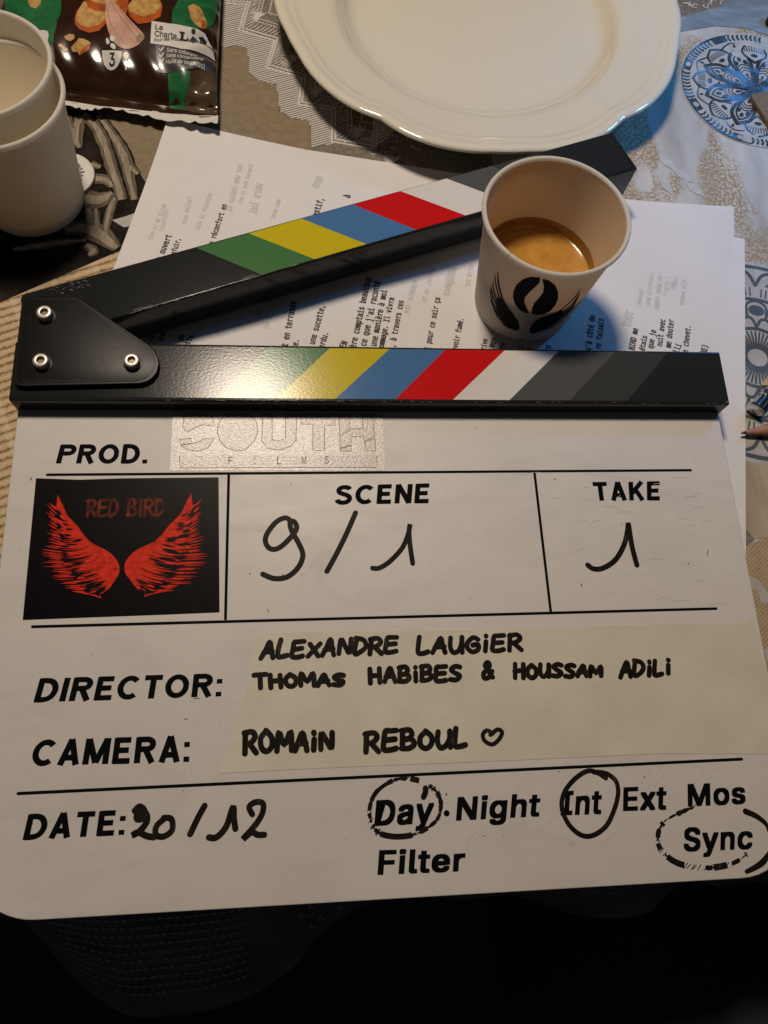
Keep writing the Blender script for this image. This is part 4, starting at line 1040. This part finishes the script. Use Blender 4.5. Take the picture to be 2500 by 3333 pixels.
# rubbed and chipped paint: along the raised stick's lower edge, by the hinge and on the plate
mb = MB(); random.seed(21)
for k in range(44):
    s0 = random.triangular(-2, 90, 6); t0 = random.uniform(.05, .55 if k % 4 else 1.6); l = random.uniform(.6, 5)
    a, b = uw(s0, t0), uw(s0 + l, t0 + random.uniform(-.15, .15))
    mb.ribbon([a, ((a[0] + b[0]) / 2, (a[1] + b[1]) / 2 + random.uniform(-.08, .08)), b], [.05, random.uniform(.06, .2), .05], ZL + .09 + k * .0006, 0, False)
for k in range(26):
    a = uw(random.uniform(-26, -8), random.uniform(18.5, 22.5)); b = (a[0] + random.uniform(-1.6, 1.6), a[1] + random.uniform(-.5, .5))
    mb.ribbon([a, ((a[0] + b[0]) / 2, (a[1] + b[1]) / 2), b], [.05, random.uniform(.1, .4), .05], ZL + .14 + k * .0006, 0, False)
struct(mb.build('paint_chips', 'worn_edge', up), 'stuff')
mb = MB()
for k in range(30):
    x, y = random.uniform(-146, -98), random.uniform(9, 40)
    if x > -126 and y > 41 - (x + 126) * .78 - 4: continue
    a = random.uniform(0, 3.1); l = random.uniform(.8, 5); mb.ribbon([(x, y), (x + l * .5 * math.cos(a), y + l * .5 * math.sin(a) + .15), (x + l * math.cos(a), y + l * math.sin(a))], [.05, .14, .05], 17.1 + k * .0006, 0, False)
pth = [(-119.25,6.64),(-117.3,11.65),(-114.23,17.74)]; mb.ribbon(spline(pth, 5), .16, 17.14)
struct(mb.build('rub_marks', 'rub_mark', hinge), 'stuff')
mb = MB()
for k in range(40):
    x = random.uniform(-90, 148); y = -.6 - .008 * x + random.uniform(.25, .8); l = random.uniform(.5, 3)
    mb.ribbon([(x, y), (x + l / 2, y), (x + l, y - .008 * l)], [.04, random.uniform(.06, .16), .04], ZL + .03 + k * .0004, 0, False)
for k in range(8): mb.ribbon([(149.2 + random.uniform(-.6, .9), -1 + random.uniform(0, 1)), (149.8, -.6), (150.4, -.3 + random.uniform(0, .8))], [.05, .3, .05], ZL + .1 + k * .001, 0, False)
struct(mb.build('paint_chips', 'worn_edge', low), 'stuff')
random.seed(31)

# ------------------------------------------------------------------ paper cups
def make_cup(name, c, z0, label, group=None, lining='cup_inside'):
    t = thing(name, label, 'paper cup', (c[0], c[1], z0), group)
    R = lambda z: 23.0 + 6.6 * (z - .5) / 57.5
    mb = MB(); mb.lathe([(21.6, z0 + 2), (22.4, z0 + .3), (23.0, z0 + .5), (R(3), z0 + 3), (R(3.2) - .15, z0 + 3.2), (R(3.4), z0 + 3.6)] + [(R(z), z0 + z) for z in range(8, 55, 5)] + [(R(57.2), z0 + 57.2)], c, 128)
    mb.build('wall', 'cup_paper', t, 'all')
    mb = MB(); mb.lathe([(R(57.4) - .45, z0 + 57.4)] + [(R(z) - .45, z0 + z) for z in range(55, 5, -4)] + [(R(5) - .45, z0 + 5), (20.5, z0 + 4.6), (.01, z0 + 4.6)], c, 128)
    mb.build('inner_lining', lining, t, 'all')
    rc, rr = R(57.6) + .5, 1.0
    mb = MB(); mb.lathe([(rc + 1.05 * math.cos(a), z0 + 57.6 + 1.25 * math.sin(a)) for a in [2 * math.pi * k / 14 for k in range(14)]], c, 128, close=True)
    mb.build('rolled_rim', 'cup_paper', t, 'all')
    return t, R
cupc = (70.8, 63.9)
cup, CR = make_cup('paper_cup', cupc, 1.0, 'white paper cup of espresso printed with a winged coffee bean')
def oncup(th, z, off=.12): 
    r = 23.0 + 6.6 * (z - 1.5) / 57.5 + off
    return (cupc[0] + r * math.cos(RAD(th)), cupc[1] + r * math.sin(RAD(th)), z + .0)
def cup_print(name, polys, m='cup_print', off=.12):
    mb = MB()
    for k, p in enumerate(polys):
        if not p: continue
        b2 = bmesh.new(); vv = [b2.verts.new((x, y, 0)) for x, y in p]; xs = [q[0] for q in p]
        for tri in tessellate_polygon([[(x, y, 0) for x, y in p]]):
            try: b2.faces.new([vv[i] for i in tri])
            except ValueError: pass
        x = math.floor(min(xs) / 3) * 3 + 3
        while x < max(xs):
            bmesh.ops.bisect_plane(b2, geom=b2.verts[:] + b2.edges[:] + b2.faces[:], plane_co=(x, 0, 0), plane_no=(1, 0, 0), dist=1e-5); x += 3
        b2.verts.index_update()
        mb.add([oncup(v.co.x, v.co.y, off + .004 * k) for v in b2.verts], [tuple(v.index for v in q.verts) for q in b2.faces]); b2.free()
    return mb.build(name, m, cup, 'all')
K = '1450,450,.4219'
cup_print('bean_print', [[(-108.1,54.37),(-115.17,52.89),(-120.35,49.28),(-124.09,43.98),(-124.81,38.31),(-123.25,33.9),(-118.95,29.82),(-113.15,27.43),(-108.15,26.57),(-103.85,26.94),(-108.71,31.36),(-112.45,34.58),(-113.25,37.96),(-111.34,42.58),(-108.55,47.28),(-106.85,51.06)],
    [(-106.25,54.06),(-100.61,53.7),(-94.34,51.05),(-88.9,46.3),(-85.25,41.12),(-83.58,35.22),(-85.25,30.45),(-90.42,27.77),(-96.68,26.64),(-101.41,27.14),(-103.4,31.42),(-103.63,35.65),(-101.95,40.13),(-100.67,44.4),(-102.11,48.63),(-104.54,51.57)]])
def feathers(body, lines):
    polys = [body]
    for a, b, c, w in lines:
        p = spline([a, b, c], 5); L, R2 = [], []
        for k, pt in enumerate(p):
            e, f = p[max(k - 1, 0)], p[min(k + 1, len(p) - 1)]; dx, dy = (f[0] - e[0]) * .45, f[1] - e[1]; l = math.hypot(dx, dy) or 1
            ww = w * (.12 + .88 * math.sin(math.pi * min(1, .08 + .75 * k / len(p))))
            L.append((pt[0] - dy / l * ww / .45, pt[1] + dx / l * ww)); R2.append((pt[0] + dy / l * ww / .45, pt[1] - dx / l * ww))
        polys.append(L + R2[::-1])
    return polys
def fl(pts, w): return (pts[0], pts[1], pts[2], w)
cup_print('wing_print', feathers([(-139.14,26.01),(-133.36,29.92),(-126.48,26.31),(-118.46,22.95),(-110.71,18.58),(-106.76,14.28),(-106.58,11.31),(-109.91,10.17),(-115.58,11.07),(-120.13,10.93),(-125.78,12.81),(-131.85,15.22),(-137.19,20.23)], [
    fl([(-144.61,42.98),(-140.37,35.76),(-131.04,27.41)], .55), fl([(-147.09,39.6),(-142.08,32.92),(-133.02,25.44)], .5), fl([(-148.34,34.45),(-143.23,28.37),(-133.61,23.06)], .5),
    fl([(-149.42,30.8),(-143.73,25.1),(-133.53,20.97)], .5), fl([(-149.59,27.82),(-143.24,21.29),(-131.66,18.61)], .5), fl([(-145.42,21.65),(-139.36,18.07),(-129.07,16.47)], .5),
    fl([(-141.48,18.56),(-134.82,16.01),(-125.09,14.8)], .5), fl([(-136.29,15.3),(-130.32,13.68),(-121.31,13.42)], .45), fl([(-127.97,12.22),(-121.94,11.44),(-114.65,12.19)], .45), fl([(-119.88,10.44),(-114.78,10.95),(-109.99,11.72)], .4)]))
cup_print('wing_print', feathers([(-74.16,31.24),(-78.37,28.11),(-86.04,26.02),(-92.35,23.76),(-95.95,18.9),(-95.71,13.55),(-92.91,10.68),(-87.48,10.1),(-84.32,11.81),(-77.81,12.93),(-72.77,15.03),(-68.7,19.92),(-68.57,25.55)], [
    fl([(-67.48,44.95),(-67.78,37.2),(-75.24,29.25)], .5), fl([(-64.68,41.94),(-64.41,33.6),(-72.22,26.43)], .45), fl([(-63.43,39.21),(-62.75,30.41),(-70.71,23.85)], .45),
    fl([(-61.43,35.77),(-61.77,27.92),(-70.68,22.14)], .45), fl([(-59.85,32.07),(-61.06,24.94),(-72.48,20.82)], .45), fl([(-58.47,27.84),(-61.94,21.89),(-73.68,18.76)], .45),
    fl([(-58.12,22.22),(-64.39,18.7),(-76.57,16.92)], .45), fl([(-59.25,16.99),(-67.86,15.63),(-79.4,14.96)], .4), fl([(-66.34,14.03),(-73.68,13.42),(-85.24,13.09)], .4)]))
cup_print('wing_print', [[(-151.17,40.92),(-149.81,40.97),(-150.31,40.33)], [(-148.67,44.56),(-146.76,45.19),(-147.67,43.98)]])
# the seam where the rolled rim overlaps
mb = MB(); a0 = RAD([(-136.56,54.18)][0][0])
rc = CR(57.6) + .5
mb.add([(cupc[0] + (rc + 1.12 * math.cos(b)) * math.cos(a0 + s), cupc[1] + (rc + 1.12 * math.cos(b)) * math.sin(a0 + s), 58.6 + 1.32 * math.sin(b)) for b in [RAD(q) for q in range(-40, 131, 17)] for s in (-.003, .003)],
       [(2 * i, 2 * i + 1, 2 * i + 3, 2 * i + 2) for i in range(10)]); mb.build('rim_seam', 'cup_seam', cup)
mb = MB(); zc = 24.2; ri = CR(zc - 1) - .5
mb.lathe([(ri, zc + .55), (ri - .5, zc + .15), (ri - 1.6, zc), (ri * .6, zc - .02), (.01, zc - .03)], cupc, 96)
o = mb.build('coffee', 'coffee_crema', None, 'all'); tag(o, 'espresso with golden brown crema inside the printed paper cup', 'coffee')
mb = MB(); mb.lathe([(CR(zc + 4) - .56 - 0, zc + 5.0), (CR(zc + 2) - .56, zc + 3), (CR(zc - 1) - .54, zc + .4)], cupc, 96, rf=lambda r, a: r)
mb.build('coffee_stain_ring', 'coffee_stain', cup, 'all')

make_cup('paper_cup', (-160.6, 120.0), .4, 'plain white paper cup, the lower and outer one of two nested cups', lining='cup_inside_lit')
make_cup('paper_cup', (-162.8, 124.2), 11.0, 'empty plain white paper cup nested on top inside another cup', lining='cup_inside_lit')

# ------------------------------------------------------------------ plate
plate = thing('plate', 'cream glazed dinner plate with a scalloped rim', 'plate', (64.0, 247.6, 0))
pc = (64.0, 247.6)
def scal(r, a):
    t = ((math.degrees(a) + 118) % 71) / 71 if -189 < math.degrees(a) - (360 if a > math.pi else 0) < 24 else ((math.degrees(a) - 24) % 70) / 70          # 0 at each cusp
    s = 1 - abs(2 * t - 1)                           # 0 at the cusp, 1 mid-lobe
    k = max(0, min(1, (r - 78) / 25)) ** 1.3
    return r * (1 + k * (.027 * math.sin(math.pi * min(1, s * 1.15) / 1.15) ** .8 - .014 - .007 * math.exp(-(s / .16) ** 2)))
top = [(.01, 5.0), (30, 5.0), (55, 5.1), (63, 5.5), (67, 6.6), (70, 8.6), (72.2, 11), (74, 13.0), (76, 14.2), (79, 14.9), (86, 16.2), (93, 17.9), (95.2, 18.4), (96, 18.95), (97, 19.2), (98.5, 19.35), (99.2, 19.75), (100.2, 20.2), (102.2, 20.7), (103.8, 20.7), (104.9, 20.2), (105.3, 19.4), (104.9, 18.5), (103.6, 17.6), (98, 16.0), (88, 13.2), (76, 11), (71, 7), (66, 2.2), (62, 1.6), (60.5, .4), (57.5, .4), (56.5, 2.2), (.01, 2.4)]
mb = MB(); mb.lathe([(r * 1.047, z) for r, z in top], pc, 240, rf=scal)
mb.build('plate_body', 'glaze', plate, 'all', outward=True)

# ------------------------------------------------------------------ crouton bag
def s01(t):
    t = min(max(t, 0), 1); return (1 - (1 - t) ** 2) ** .5
def bagz(x, y):
    uu = -75.9 - x; v = y - (165.8 - .132 * (x + 75.9))
    return 6 + 2.5 * max(0, 1 - uu / 25) * max(0, 1 - v / 40) + 17 * s01((uu + 1) / 26) * s01((114 - uu) / 26) * s01((v - 8) / 42)
def wr(x, y):
    uu = -75.9 - x; v = y - (165.8 - .132 * (x + 75.9))
    w = .55 * math.sin(uu * .42 + 1.7 * math.sin(v * .13)) * math.exp(-((v - 16) / 9) ** 2) + 1.3 * math.sin(v * .5 + uu * .3 + 1.2 * math.sin(v * .17)) * math.exp(-((uu - 6) / 7) ** 2) * min(1, max(0, v / 14))
    w += .25 * math.sin(v * 1.9) * math.exp(-((v - 6) / 5) ** 2)
    w += .28 * math.sin((uu * .8 + v) * .21 + 1.3 * math.sin(uu * .09)) * min(1, max(0, (v - 14) / 20))
    return bagz(x, y) + w
def foil(name, col, rough=.22, var=None, col2=None):
    return mat(name, col, rough, spec=.4, var=var, bump=(38, 1.1, 2), coat=.2, col2=col2)
foil('foil_brown', (.034, .0125, .005), .2, var=(60, .35)); foil('foil_green', (.018, .15, .048), .3, var=(240, .4, 5)); foil('foil_white', (.66, .63, .58), .3)
foil('foil_clear', (.10, .068, .038), .18, var=(130, .5)); foil('foil_grey', (.045, .044, .042), .3); foil('foil_black', (.02, .018, .016), .3); foil('foil_label', (.62, .60, .56), .3)
foil('print_crust', (.50, .105, .018), .3, var=(160, .5, 4)); foil('print_crumb', (.60, .36, .12), .35, var=(420, .55, 5), col2=(.36, .18, .05)); foil('print_garlic', (.62, .38, .28), .3, var=(110, .35, 3), col2=(.40, .20, .15)); foil('print_garlic_line', (.34, .17, .125), .3); foil('print_root', (.30, .16, .06), .35, var=(300, .5))
bag = thing('crouton_bag', 'brown and green foil bag with croutons and a garlic clove printed on it', 'snack bag', (-128, 200, 0))
mb = MB(); g = []; nu, nv = 121, 145
for j in range(nv):
    for i in range(nu):
        x = -75.9 - 116 * i / (nu - 1); v = 132 * j / (nv - 1); y = 165.8 - .132 * (x + 75.9) + v
        g.append((x, y, wr(x, y)))
mb.add(g, [(j * nu + i + 1, j * nu + i, (j + 1) * nu + i, (j + 1) * nu + i + 1) for j in range(nv - 1) for i in range(nu - 1)])
n0 = len(g); lo_ = [(x, y, min(z - .25, max(.6, 6 - .55 * (z - 6)))) for x, y, z in g]
for j in range(nv):
    for i in range(nu):
        if i in (0, nu - 1) or j in (0, nv - 1): lo_[j * nu + i] = (g[j * nu + i][0], g[j * nu + i][1], g[j * nu + i][2] - .2)
mb.add(lo_, [(j * nu + i, j * nu + i + 1, (j + 1) * nu + i + 1, (j + 1) * nu + i) for j in range(nv - 1) for i in range(nu - 1)])
rim = [i for i in range(nu)] + [j * nu + nu - 1 for j in range(1, nv)] + [(nv - 1) * nu + i for i in range(nu - 2, -1, -1)] + [j * nu for j in range(nv - 2, 0, -1)]
for q in range(len(rim)): mb.f.append((rim[q], rim[(q + 1) % len(rim)], n0 + rim[(q + 1) % len(rim)], n0 + rim[q])); mb.m.append(0)
skin = mb.build('bag_skin', 'foil_brown', bag, 'all')
def bp(name, polys, m, off): return drape(polys, wr, name, m, skin, off + .12, 1.2)
# torn white edge below the seal
edge = [(-155.6,178.02),(-147.83,177.08),(-140.59,175.61),(-133.97,174.45),(-119.62,173.72),(-107.58,172.63),(-95.38,170.96),(-84.3,169.05),(-74.81,168.08)]
tear = [(x + random.uniform(-.4, .4), y - d) for (x, y), d in zip(spline(edge, 5), [3.6 + random.uniform(-.9, .9) + (1.6 if k > 24 else 0) - (2.2 if 13 < k < 20 else 0) for k in range(99)])]
drape([edge + tear[::-1]], wr, 'torn_edge', 'foil_white', skin, .02, 1.2)
bp('green_print', [[(-181.81,235.5),(-153.22,230.8),(-152.56,225.54),(-151.66,218.91),(-152.07,215.02),(-153.33,211.67),(-153.22,208.52),(-154.44,203.24),(-154.69,198.42),(-178.12,197.92)]], 'foil_green', .10)
bp('white_print', [[(-166.91,206.04),(-159.24,206.26),(-157.46,205.63),(-156.81,203.85),(-157.34,199),(-166.82,198.53)]], 'foil_label', .16)
bp('grey_print', [[(-166.82,198.42),(-154.69,198.42),(-153.92,193.5),(-154.04,188.8),(-159.36,187.83),(-167.5,189.79)]], 'lace_ground', .13)
bp('green_print', [[(-97.62,221.47),(-93.56,235.95),(-77.21,250.39),(-76.86,233.5),(-78.67,224.76),(-82.23,214.31),(-87.27,212.18),(-97.45,211.75)]], 'foil_green', .10)
bp('green_print', [[(-99.21,185.94),(-87.9,186.97),(-88.59,181.93),(-90.37,177.93),(-93,172.25),(-99.55,174.44),(-99.18,179.58)]], 'foil_green', .10)
bp('clear_foil', [[(-87.79,186.87),(-75.96,194.06),(-74.99,168.09),(-92.82,172.24),(-90.24,177.93),(-88.47,181.94)]], 'foil_clear', .10)
bp('crouton_print', [[(-119.94,222.45),(-117.93,227.9),(-116.37,231.58),(-106.09,232.29),(-103.71,227.97),(-102.67,223.6),(-103.24,216.58),(-107.95,212.27),(-113.86,210.93),(-118.18,215.77)]], 'print_crust', .14)
bp('crumb_print', [[(-119.74,223.78),(-116.85,229.75),(-105.38,230.54),(-103.23,224.89),(-105.89,218.81),(-111.15,216.3),(-116.01,217.53),(-118.45,219.93)]], 'print_crumb', .18)
bp('crouton_print', [[(-144.74,213.06),(-144.12,217.69),(-141.01,224.56),(-131.08,227),(-129.51,218.44),(-129.8,210.63),(-132.7,206.61),(-137.39,205.48),(-142.2,207.41),(-144.34,210.16)]], 'print_crust', .14)
bp('crumb_print', [[(-144.25,214.58),(-142.97,219.76),(-141.05,225),(-133.61,221.56),(-130.31,218.81),(-130.32,213.63),(-132.86,210.16),(-137.52,208.58),(-141.72,209.88),(-143.73,211.99)]], 'print_crumb', .18)
bp('crouton_print', [[(-141.42,228.95),(-122.32,230.27),(-123.11,223.12),(-125.71,219.49),(-130.41,218.56),(-135.2,218.95),(-138.93,221.07)]], 'print_crust', .22)
bp('crouton_print', [[(-125.92,230.02),(-119.92,230.44),(-119.47,224.24),(-120.13,216.48),(-122.86,221.38)]], 'print_crust', .20)
bp('crumb_print', [[(-139.64,229.08),(-123.52,230.19),(-125.58,225.6),(-131.41,223.8),(-137.46,224.8)]], 'print_crumb', .26)
bp('crouton_print', [[(-169.26,227.55),(-161.76,227.55),(-162.04,221.6),(-164.15,218.95),(-166.62,219.89),(-168.15,223.2)]], 'print_crumb', .15)
bp('crouton_print', [[(-90.18,226.53),(-87.96,229.51),(-83.85,227.94),(-81.41,223.09),(-81.31,216.97),(-82.23,214.14),(-85.09,214.99),(-88.7,219.29)]], 'print_crumb', .14)
bp('crouton_print', [[(-83.94,222.49),(-82.06,222.42),(-81.12,218.06),(-82.23,214.14),(-83.48,214.5)]], 'print_crust', .18)
bp('garlic_print', [spline([(-130.33,228.83),(-127.8,227.22),(-124.15,222.61),(-118.85,214.93),(-113.74,208.24),(-110.49,204.04),(-112.01,200.61),(-115.25,198.11),(-120,197.2),(-124.78,199.65),(-127.92,205.69),(-130.01,214.41),(-130.35,221.76)], 3, True)], 'print_garlic', .30)
mb = MB()
for p in ([(-128.63,226.28),(-125.11,219.52),(-120.46,211.74),(-116.01,205.3),(-113.55,202.59)], [(-129.76,221.8),(-127.63,212.21),(-124.33,205.09),(-118.83,199.21)], [(-127.07,225.5),(-122.68,218.82),(-116.82,210.36),(-112.42,204.69)]):
    q = spline(p, 6); o0 = len(mb.v); mb.ribbon(q, .35, 0, 0, False)
    mb.v[o0:] = [(x, y, wr(x, y) + .5) for x, y, z in mb.v[o0:]]
mb.build('garlic_veins', 'print_garlic_line', skin)
bp('garlic_root', [spline([(-114.28,203.26),(-112.42,204.83),(-110.49,204.04),(-110.85,201.97),(-112.43,200.47),(-113.98,200.91)], 3, True)], 'print_root', .36)
bp('crumb_print', [ragged([(-149.43,203.3),(-147.4,204.62),(-144.56,204.34),(-144.28,202.73),(-146.14,201.14),(-148.51,201.74)], .25, .6)], 'print_crumb', .14)
bp('crumb_print', [ragged([(-152.15,199.29),(-150.55,199.59),(-149.66,198.12),(-147.59,197.54),(-148.02,196.12),(-149.4,195.58),(-150.14,196.98),(-151.73,197.84)], .25, .6)], 'print_crumb', .14)
bp('crumb_print', [ragged([(-146.23,198.12),(-143.76,200.54),(-142.33,202.63),(-139.65,202.15),(-136.66,200.16),(-137.11,196.37),(-139.62,194.96),(-141.71,194.14),(-143.16,195.82),(-145.24,196.11)], .25, .6)], 'print_crumb', .14)
bp('crumb_print', [[(-139.6,197.54),(-136.77,199.91),(-137.11,196.37),(-139.62,194.96),(-141.53,194.25),(-141.86,195.53)]], 'print_crust', .18)
cupi = [(-131.11,196.55),(-121.48,195.97),(-121.61,193.17),(-122.32,190.69),(-123.58,188.89),(-125.25,187.93),(-127.06,187.88),(-128.81,188.6),(-130.11,190.13),(-130.86,192.68)]
bp('bowl_icon', [cupi], 'foil_label', .14)
bp('spoon_icon', [spline([(-119.4,195.98),(-118.2,195.03),(-118.21,193.45),(-118.94,192.14),(-119.72,192.15),(-120.6,193.45),(-120.59,194.91)], 3, True)], 'foil_label', .14)
bp('spoon_icon', [[(-119.78,192.26),(-118.94,192.25),(-119.05,187.3),(-119.83,187.22)]], 'foil_label', .15)
for pp in ([(-126.18,203.55),(-124.97,202.7),(-125.05,201.06),(-126.11,200.53),(-127.08,201.68),(-127,203.13)], [(-128.87,202.18),(-127.79,201.54),(-127.28,199.88),(-128.04,198.99),(-128.94,199.86)], [(-126.56,199.45),(-125.07,199.15),(-124.28,197.6),(-124.75,196.56),(-126.06,196.98),(-126.9,198.2)]):
    bp('crouton_icon', [spline(pp, 3, True)], 'foil_label', .40)
onbag = lambda o: (lambda x, y: (x, y, wr(x, y) + o))
def btext(body, quad, m, off, bold=.02, space=1.0):
    mb = MB(); word(mb, body, quad, 0, F_SANS, bold * .5, space, fn=onbag(off + .14)); mb.build('bag_lettering', m, skin)
btext('3', [(-127.88,189.23),(-124.77,189.17),(-124.75,195.14),(-127.43,195.14)], 'foil_black', .24, .03)
bp('label_box', [[(-107.27,213.25),(-98.94,211.95),(-87.28,212.34),(-81.61,212.34),(-78.75,208.87),(-76.91,200.66),(-80.7,200.34),(-92.64,198.2),(-107.53,200.36)]], 'foil_label', .16)
btext('La', [(-105.37,207.94),(-101.76,207.55),(-101.58,210.52),(-105.26,211.06)], 'foil_grey', .26, .035)
btext('Charte', [(-105.53,203.82),(-94.86,203.07),(-94.74,206.81),(-105.46,207.2)], 'foil_grey', .26, .035)
btext('Pour des Produits Responsables', [(-105.75,200.59),(-77.53,203.9),(-78.14,206.24),(-105.62,202.91)], 'foil_grey', .26, .03)
bp('emblem_letter', [[(-93.61,208.09),(-91.06,208.4),(-91.14,207.28),(-91.6,207.12),(-91.63,204.35),(-90.19,204.52),(-89.94,205.92),(-89.25,205.96),(-89.4,203.43),(-93.57,202.96),(-93.53,203.85),(-93.01,204.05),(-92.88,207.04),(-93.57,207.01)]], 'foil_black', .26)
bp('emblem_letter', [spline([(-87.15,211.91),(-86.11,211.54),(-86.06,210.18),(-86.94,208.96),(-87.86,209.12),(-87.96,210.51)], 3, True)], 'foil_grey', .26)
bp('emblem_letter', [[(-87.37,208.25),(-84.72,207.25),(-86.41,203.06),(-87.19,202.38),(-87.44,203.1),(-88.98,204.75)]], 'foil_grey', .26)
bp('emblem_letter', [[(-84.56,209.44),(-82.67,210.38),(-81.2,209.81),(-81.03,207.92),(-81.71,206.32),(-84.87,204.73),(-84.79,205.75),(-84.23,206.12),(-84.09,208.8),(-84.64,208.42)]], 'foil_black', .26)
bp('dark_box', [[(-105.13,199.67),(-92.63,197.52),(-80.68,199.64),(-77.47,198.02),(-76.59,192.5),(-92.02,186.35),(-103.43,185.97)]], 'foil_grey', .17)
for body, q in (('Sans colorant', [(-99.58,195.71),(-85.21,195.48),(-85.03,197.87),(-99.37,197.9)]), ('Sans conservateur', [(-99.81,192.88),(-81.65,193.2),(-81.48,195.68),(-99.58,194.96)]), ('Huile de tournesol', [(-100.07,189.97),(-81.31,189.7),(-81.07,192.41),(-99.81,192.17)])):
    btext(body, q, 'foil_label', .27, .015)
for p in ([(-103.19,197.35),(-102.34,196.47),(-100.93,198.42)], [(-103.17,194.35),(-102.33,193.51),(-100.9,195.35)], [(-103.18,191.5),(-102.35,190.69),(-100.9,192.55)]):
    mb = MB(); mb.ribbon(p, [.5, .8, .5], 0, 0); mb.v = [(x, y, wr(x, y) + .45) for x, y, z in mb.v]; mb.build('check_mark', 'foil_label', skin)

# ------------------------------------------------------------------ small things
lid = thing('round_lid', 'small white round lid with grey print beside the nested cups', 'lid', (-148.0, 133.5, .4))
mb = MB(); mb.lathe([(.01, 2.6), (12.2, 2.6), (13.4, 2.5), (14.1, 2.2), (14.3, 1.5), (14.2, .3), (.01, .25)], (-148.0, 133.5), 64)
mb.build('lid_body', 'lid_plastic', lid, True)
mb = MB(); mb.lathe([(14.32, 2.0), (14.5, 1.4), (14.4, .5)], (-148.0, 133.5), 64); mb.build('lid_skirt', 'lid_edge', lid, True)
mb = MB()
for k in range(9):
    q = (-148.0 + 8.6 * math.cos(RAD(-60 + 14 * k)), 133.5 + 8.6 * math.sin(RAD(-60 + 14 * k)))
    mb.poly(ellipse(q, .9 + .5 * (k % 2), .7, k * 40, 10), 2.66)
mb.poly(ellipse((-145, 132.5), 5, 6.5, 0, 20), 2.65); mb.build('lid_print', 'lid_print', lid)

pin = thing('metal_pin', 'shiny metal pin with a flat round head lying on the rosette print', 'pin', (171.6, 3.6, .4))
mat('pin_steel', (.55, .56, .58), .2, 1.0, bump=(500, .05))
def tube(mb, a, b, prof, n=28):
    A, B = Vector(a), Vector(b); d = (B - A).normalized(); u = d.orthogonal().normalized(); w = d.cross(u)
    L = (B - A).length; o = len(mb.v)
    for t, r in prof:
        for k in range(n):
            an = 2 * math.pi * k / n; q = A + d * t * L + (u * math.cos(an) + w * math.sin(an)) * r; mb.v.append(tuple(q))
    for j in range(len(prof) - 1):
        for k in range(n):
            mb.f.append((o + j * n + k, o + j * n + (k + 1) % n, o + (j + 1) * n + (k + 1) % n, o + (j + 1) * n + k)); mb.m.append(0)
mb = MB(); tube(mb, (171.8, 3.2, 4.6), (173.0, 4.4, 4.7), [(0, .01), (0, 3.6), (.25, 4.15), (.7, 4.15), (1, 3.7), (1, .5)])
mb.build('pin_head', 'pin_steel', pin, True)
mb = MB(); tube(mb, (172.9, 4.3, 4.7), (189, 20.4, 5.2), [(0, 2.6), (.32, 2.6), (.33, 3.3), (.42, 3.4), (.43, 2.6), (1, 2.5), (1, .01)])
mb.build('pin_shank', 'pin_steel', pin, True)

mat('pencil_wood', (.42, .20, .125), .6, var=(350, .35, 4)); mat('pencil_lead', (.02, .02, .022), .35); mat('pencil_paint', (.10, .035, .02), .3)
pen = thing('pencil', 'sharpened wooden pencil tip poking in beside the clapperboard', 'pencil', (183.8, -6, .4))
pa, pb = Vector((163.7, -7.7, 3.0)), Vector((234.7, .2, 4.2))
mb = MB(); tube(mb, pa, pb, [(0, .05), (.008, .45), (.035, .8), (.036, .01)], 20); mb.build('lead', 'pencil_lead', pen, True)
mb = MB(); tube(mb, pa, pb, [(.034, .8), (.22, 3.3), (.221, .5)], 12); mb.build('sharpened_cone', 'pencil_wood', pen, True)
mb = MB(); tube(mb, pa, pb, [(.21, .5), (.214, 3.45), (1, 3.45), (1, .01)], 6); mb.build('barrel', 'pencil_paint', pen)

mat('cardboard', (.20, .14, .085), .8, var=(900, .3, 3), bump=(1500, .05)); mat('cardboard_edge', (.06, .035, .02), .8)
mb = MB(); cp = [(216.2, 202.0), (217.1, 203.5), (218.8, 204.2), (264, 216), (277, 165), (232, 152), (230, 154)]
mb.prism(cp, .5, 3.0)
o = mb.build('cardboard_sheet', 'cardboard', None, True, .4, 2); tag(o, 'brown cardboard sheet with a rounded corner on the blue-lit mandala', 'cardboard')
mat('tan_paper', (.50, .34, .18), .7)
mb = MB(); mb.prism([(180.53,18.39),(183.05,21.54),(185.48,22.46),(188.32,22.77),(186.95,17.05),(184.04,18.48)], .5, 1.0)
o = mb.build('tan_paper_scrap', 'tan_paper', None); tag(o, 'small tan paper corner just above the metal pin', 'paper scrap')
mat('cap_black', (.012, .012, .013), .35)
mb = MB(); bc = [(245.08,263.73)][0]; mb.lathe([(.01, 9), (3.6, 8.7), (4.6, 8), (5, 7), (5, .5), (.01, .4)], bc, 36)
o = mb.build('black_cap', 'cap_black', None, True); tag(o, 'black round cap just entering at the top right edge', 'cap')
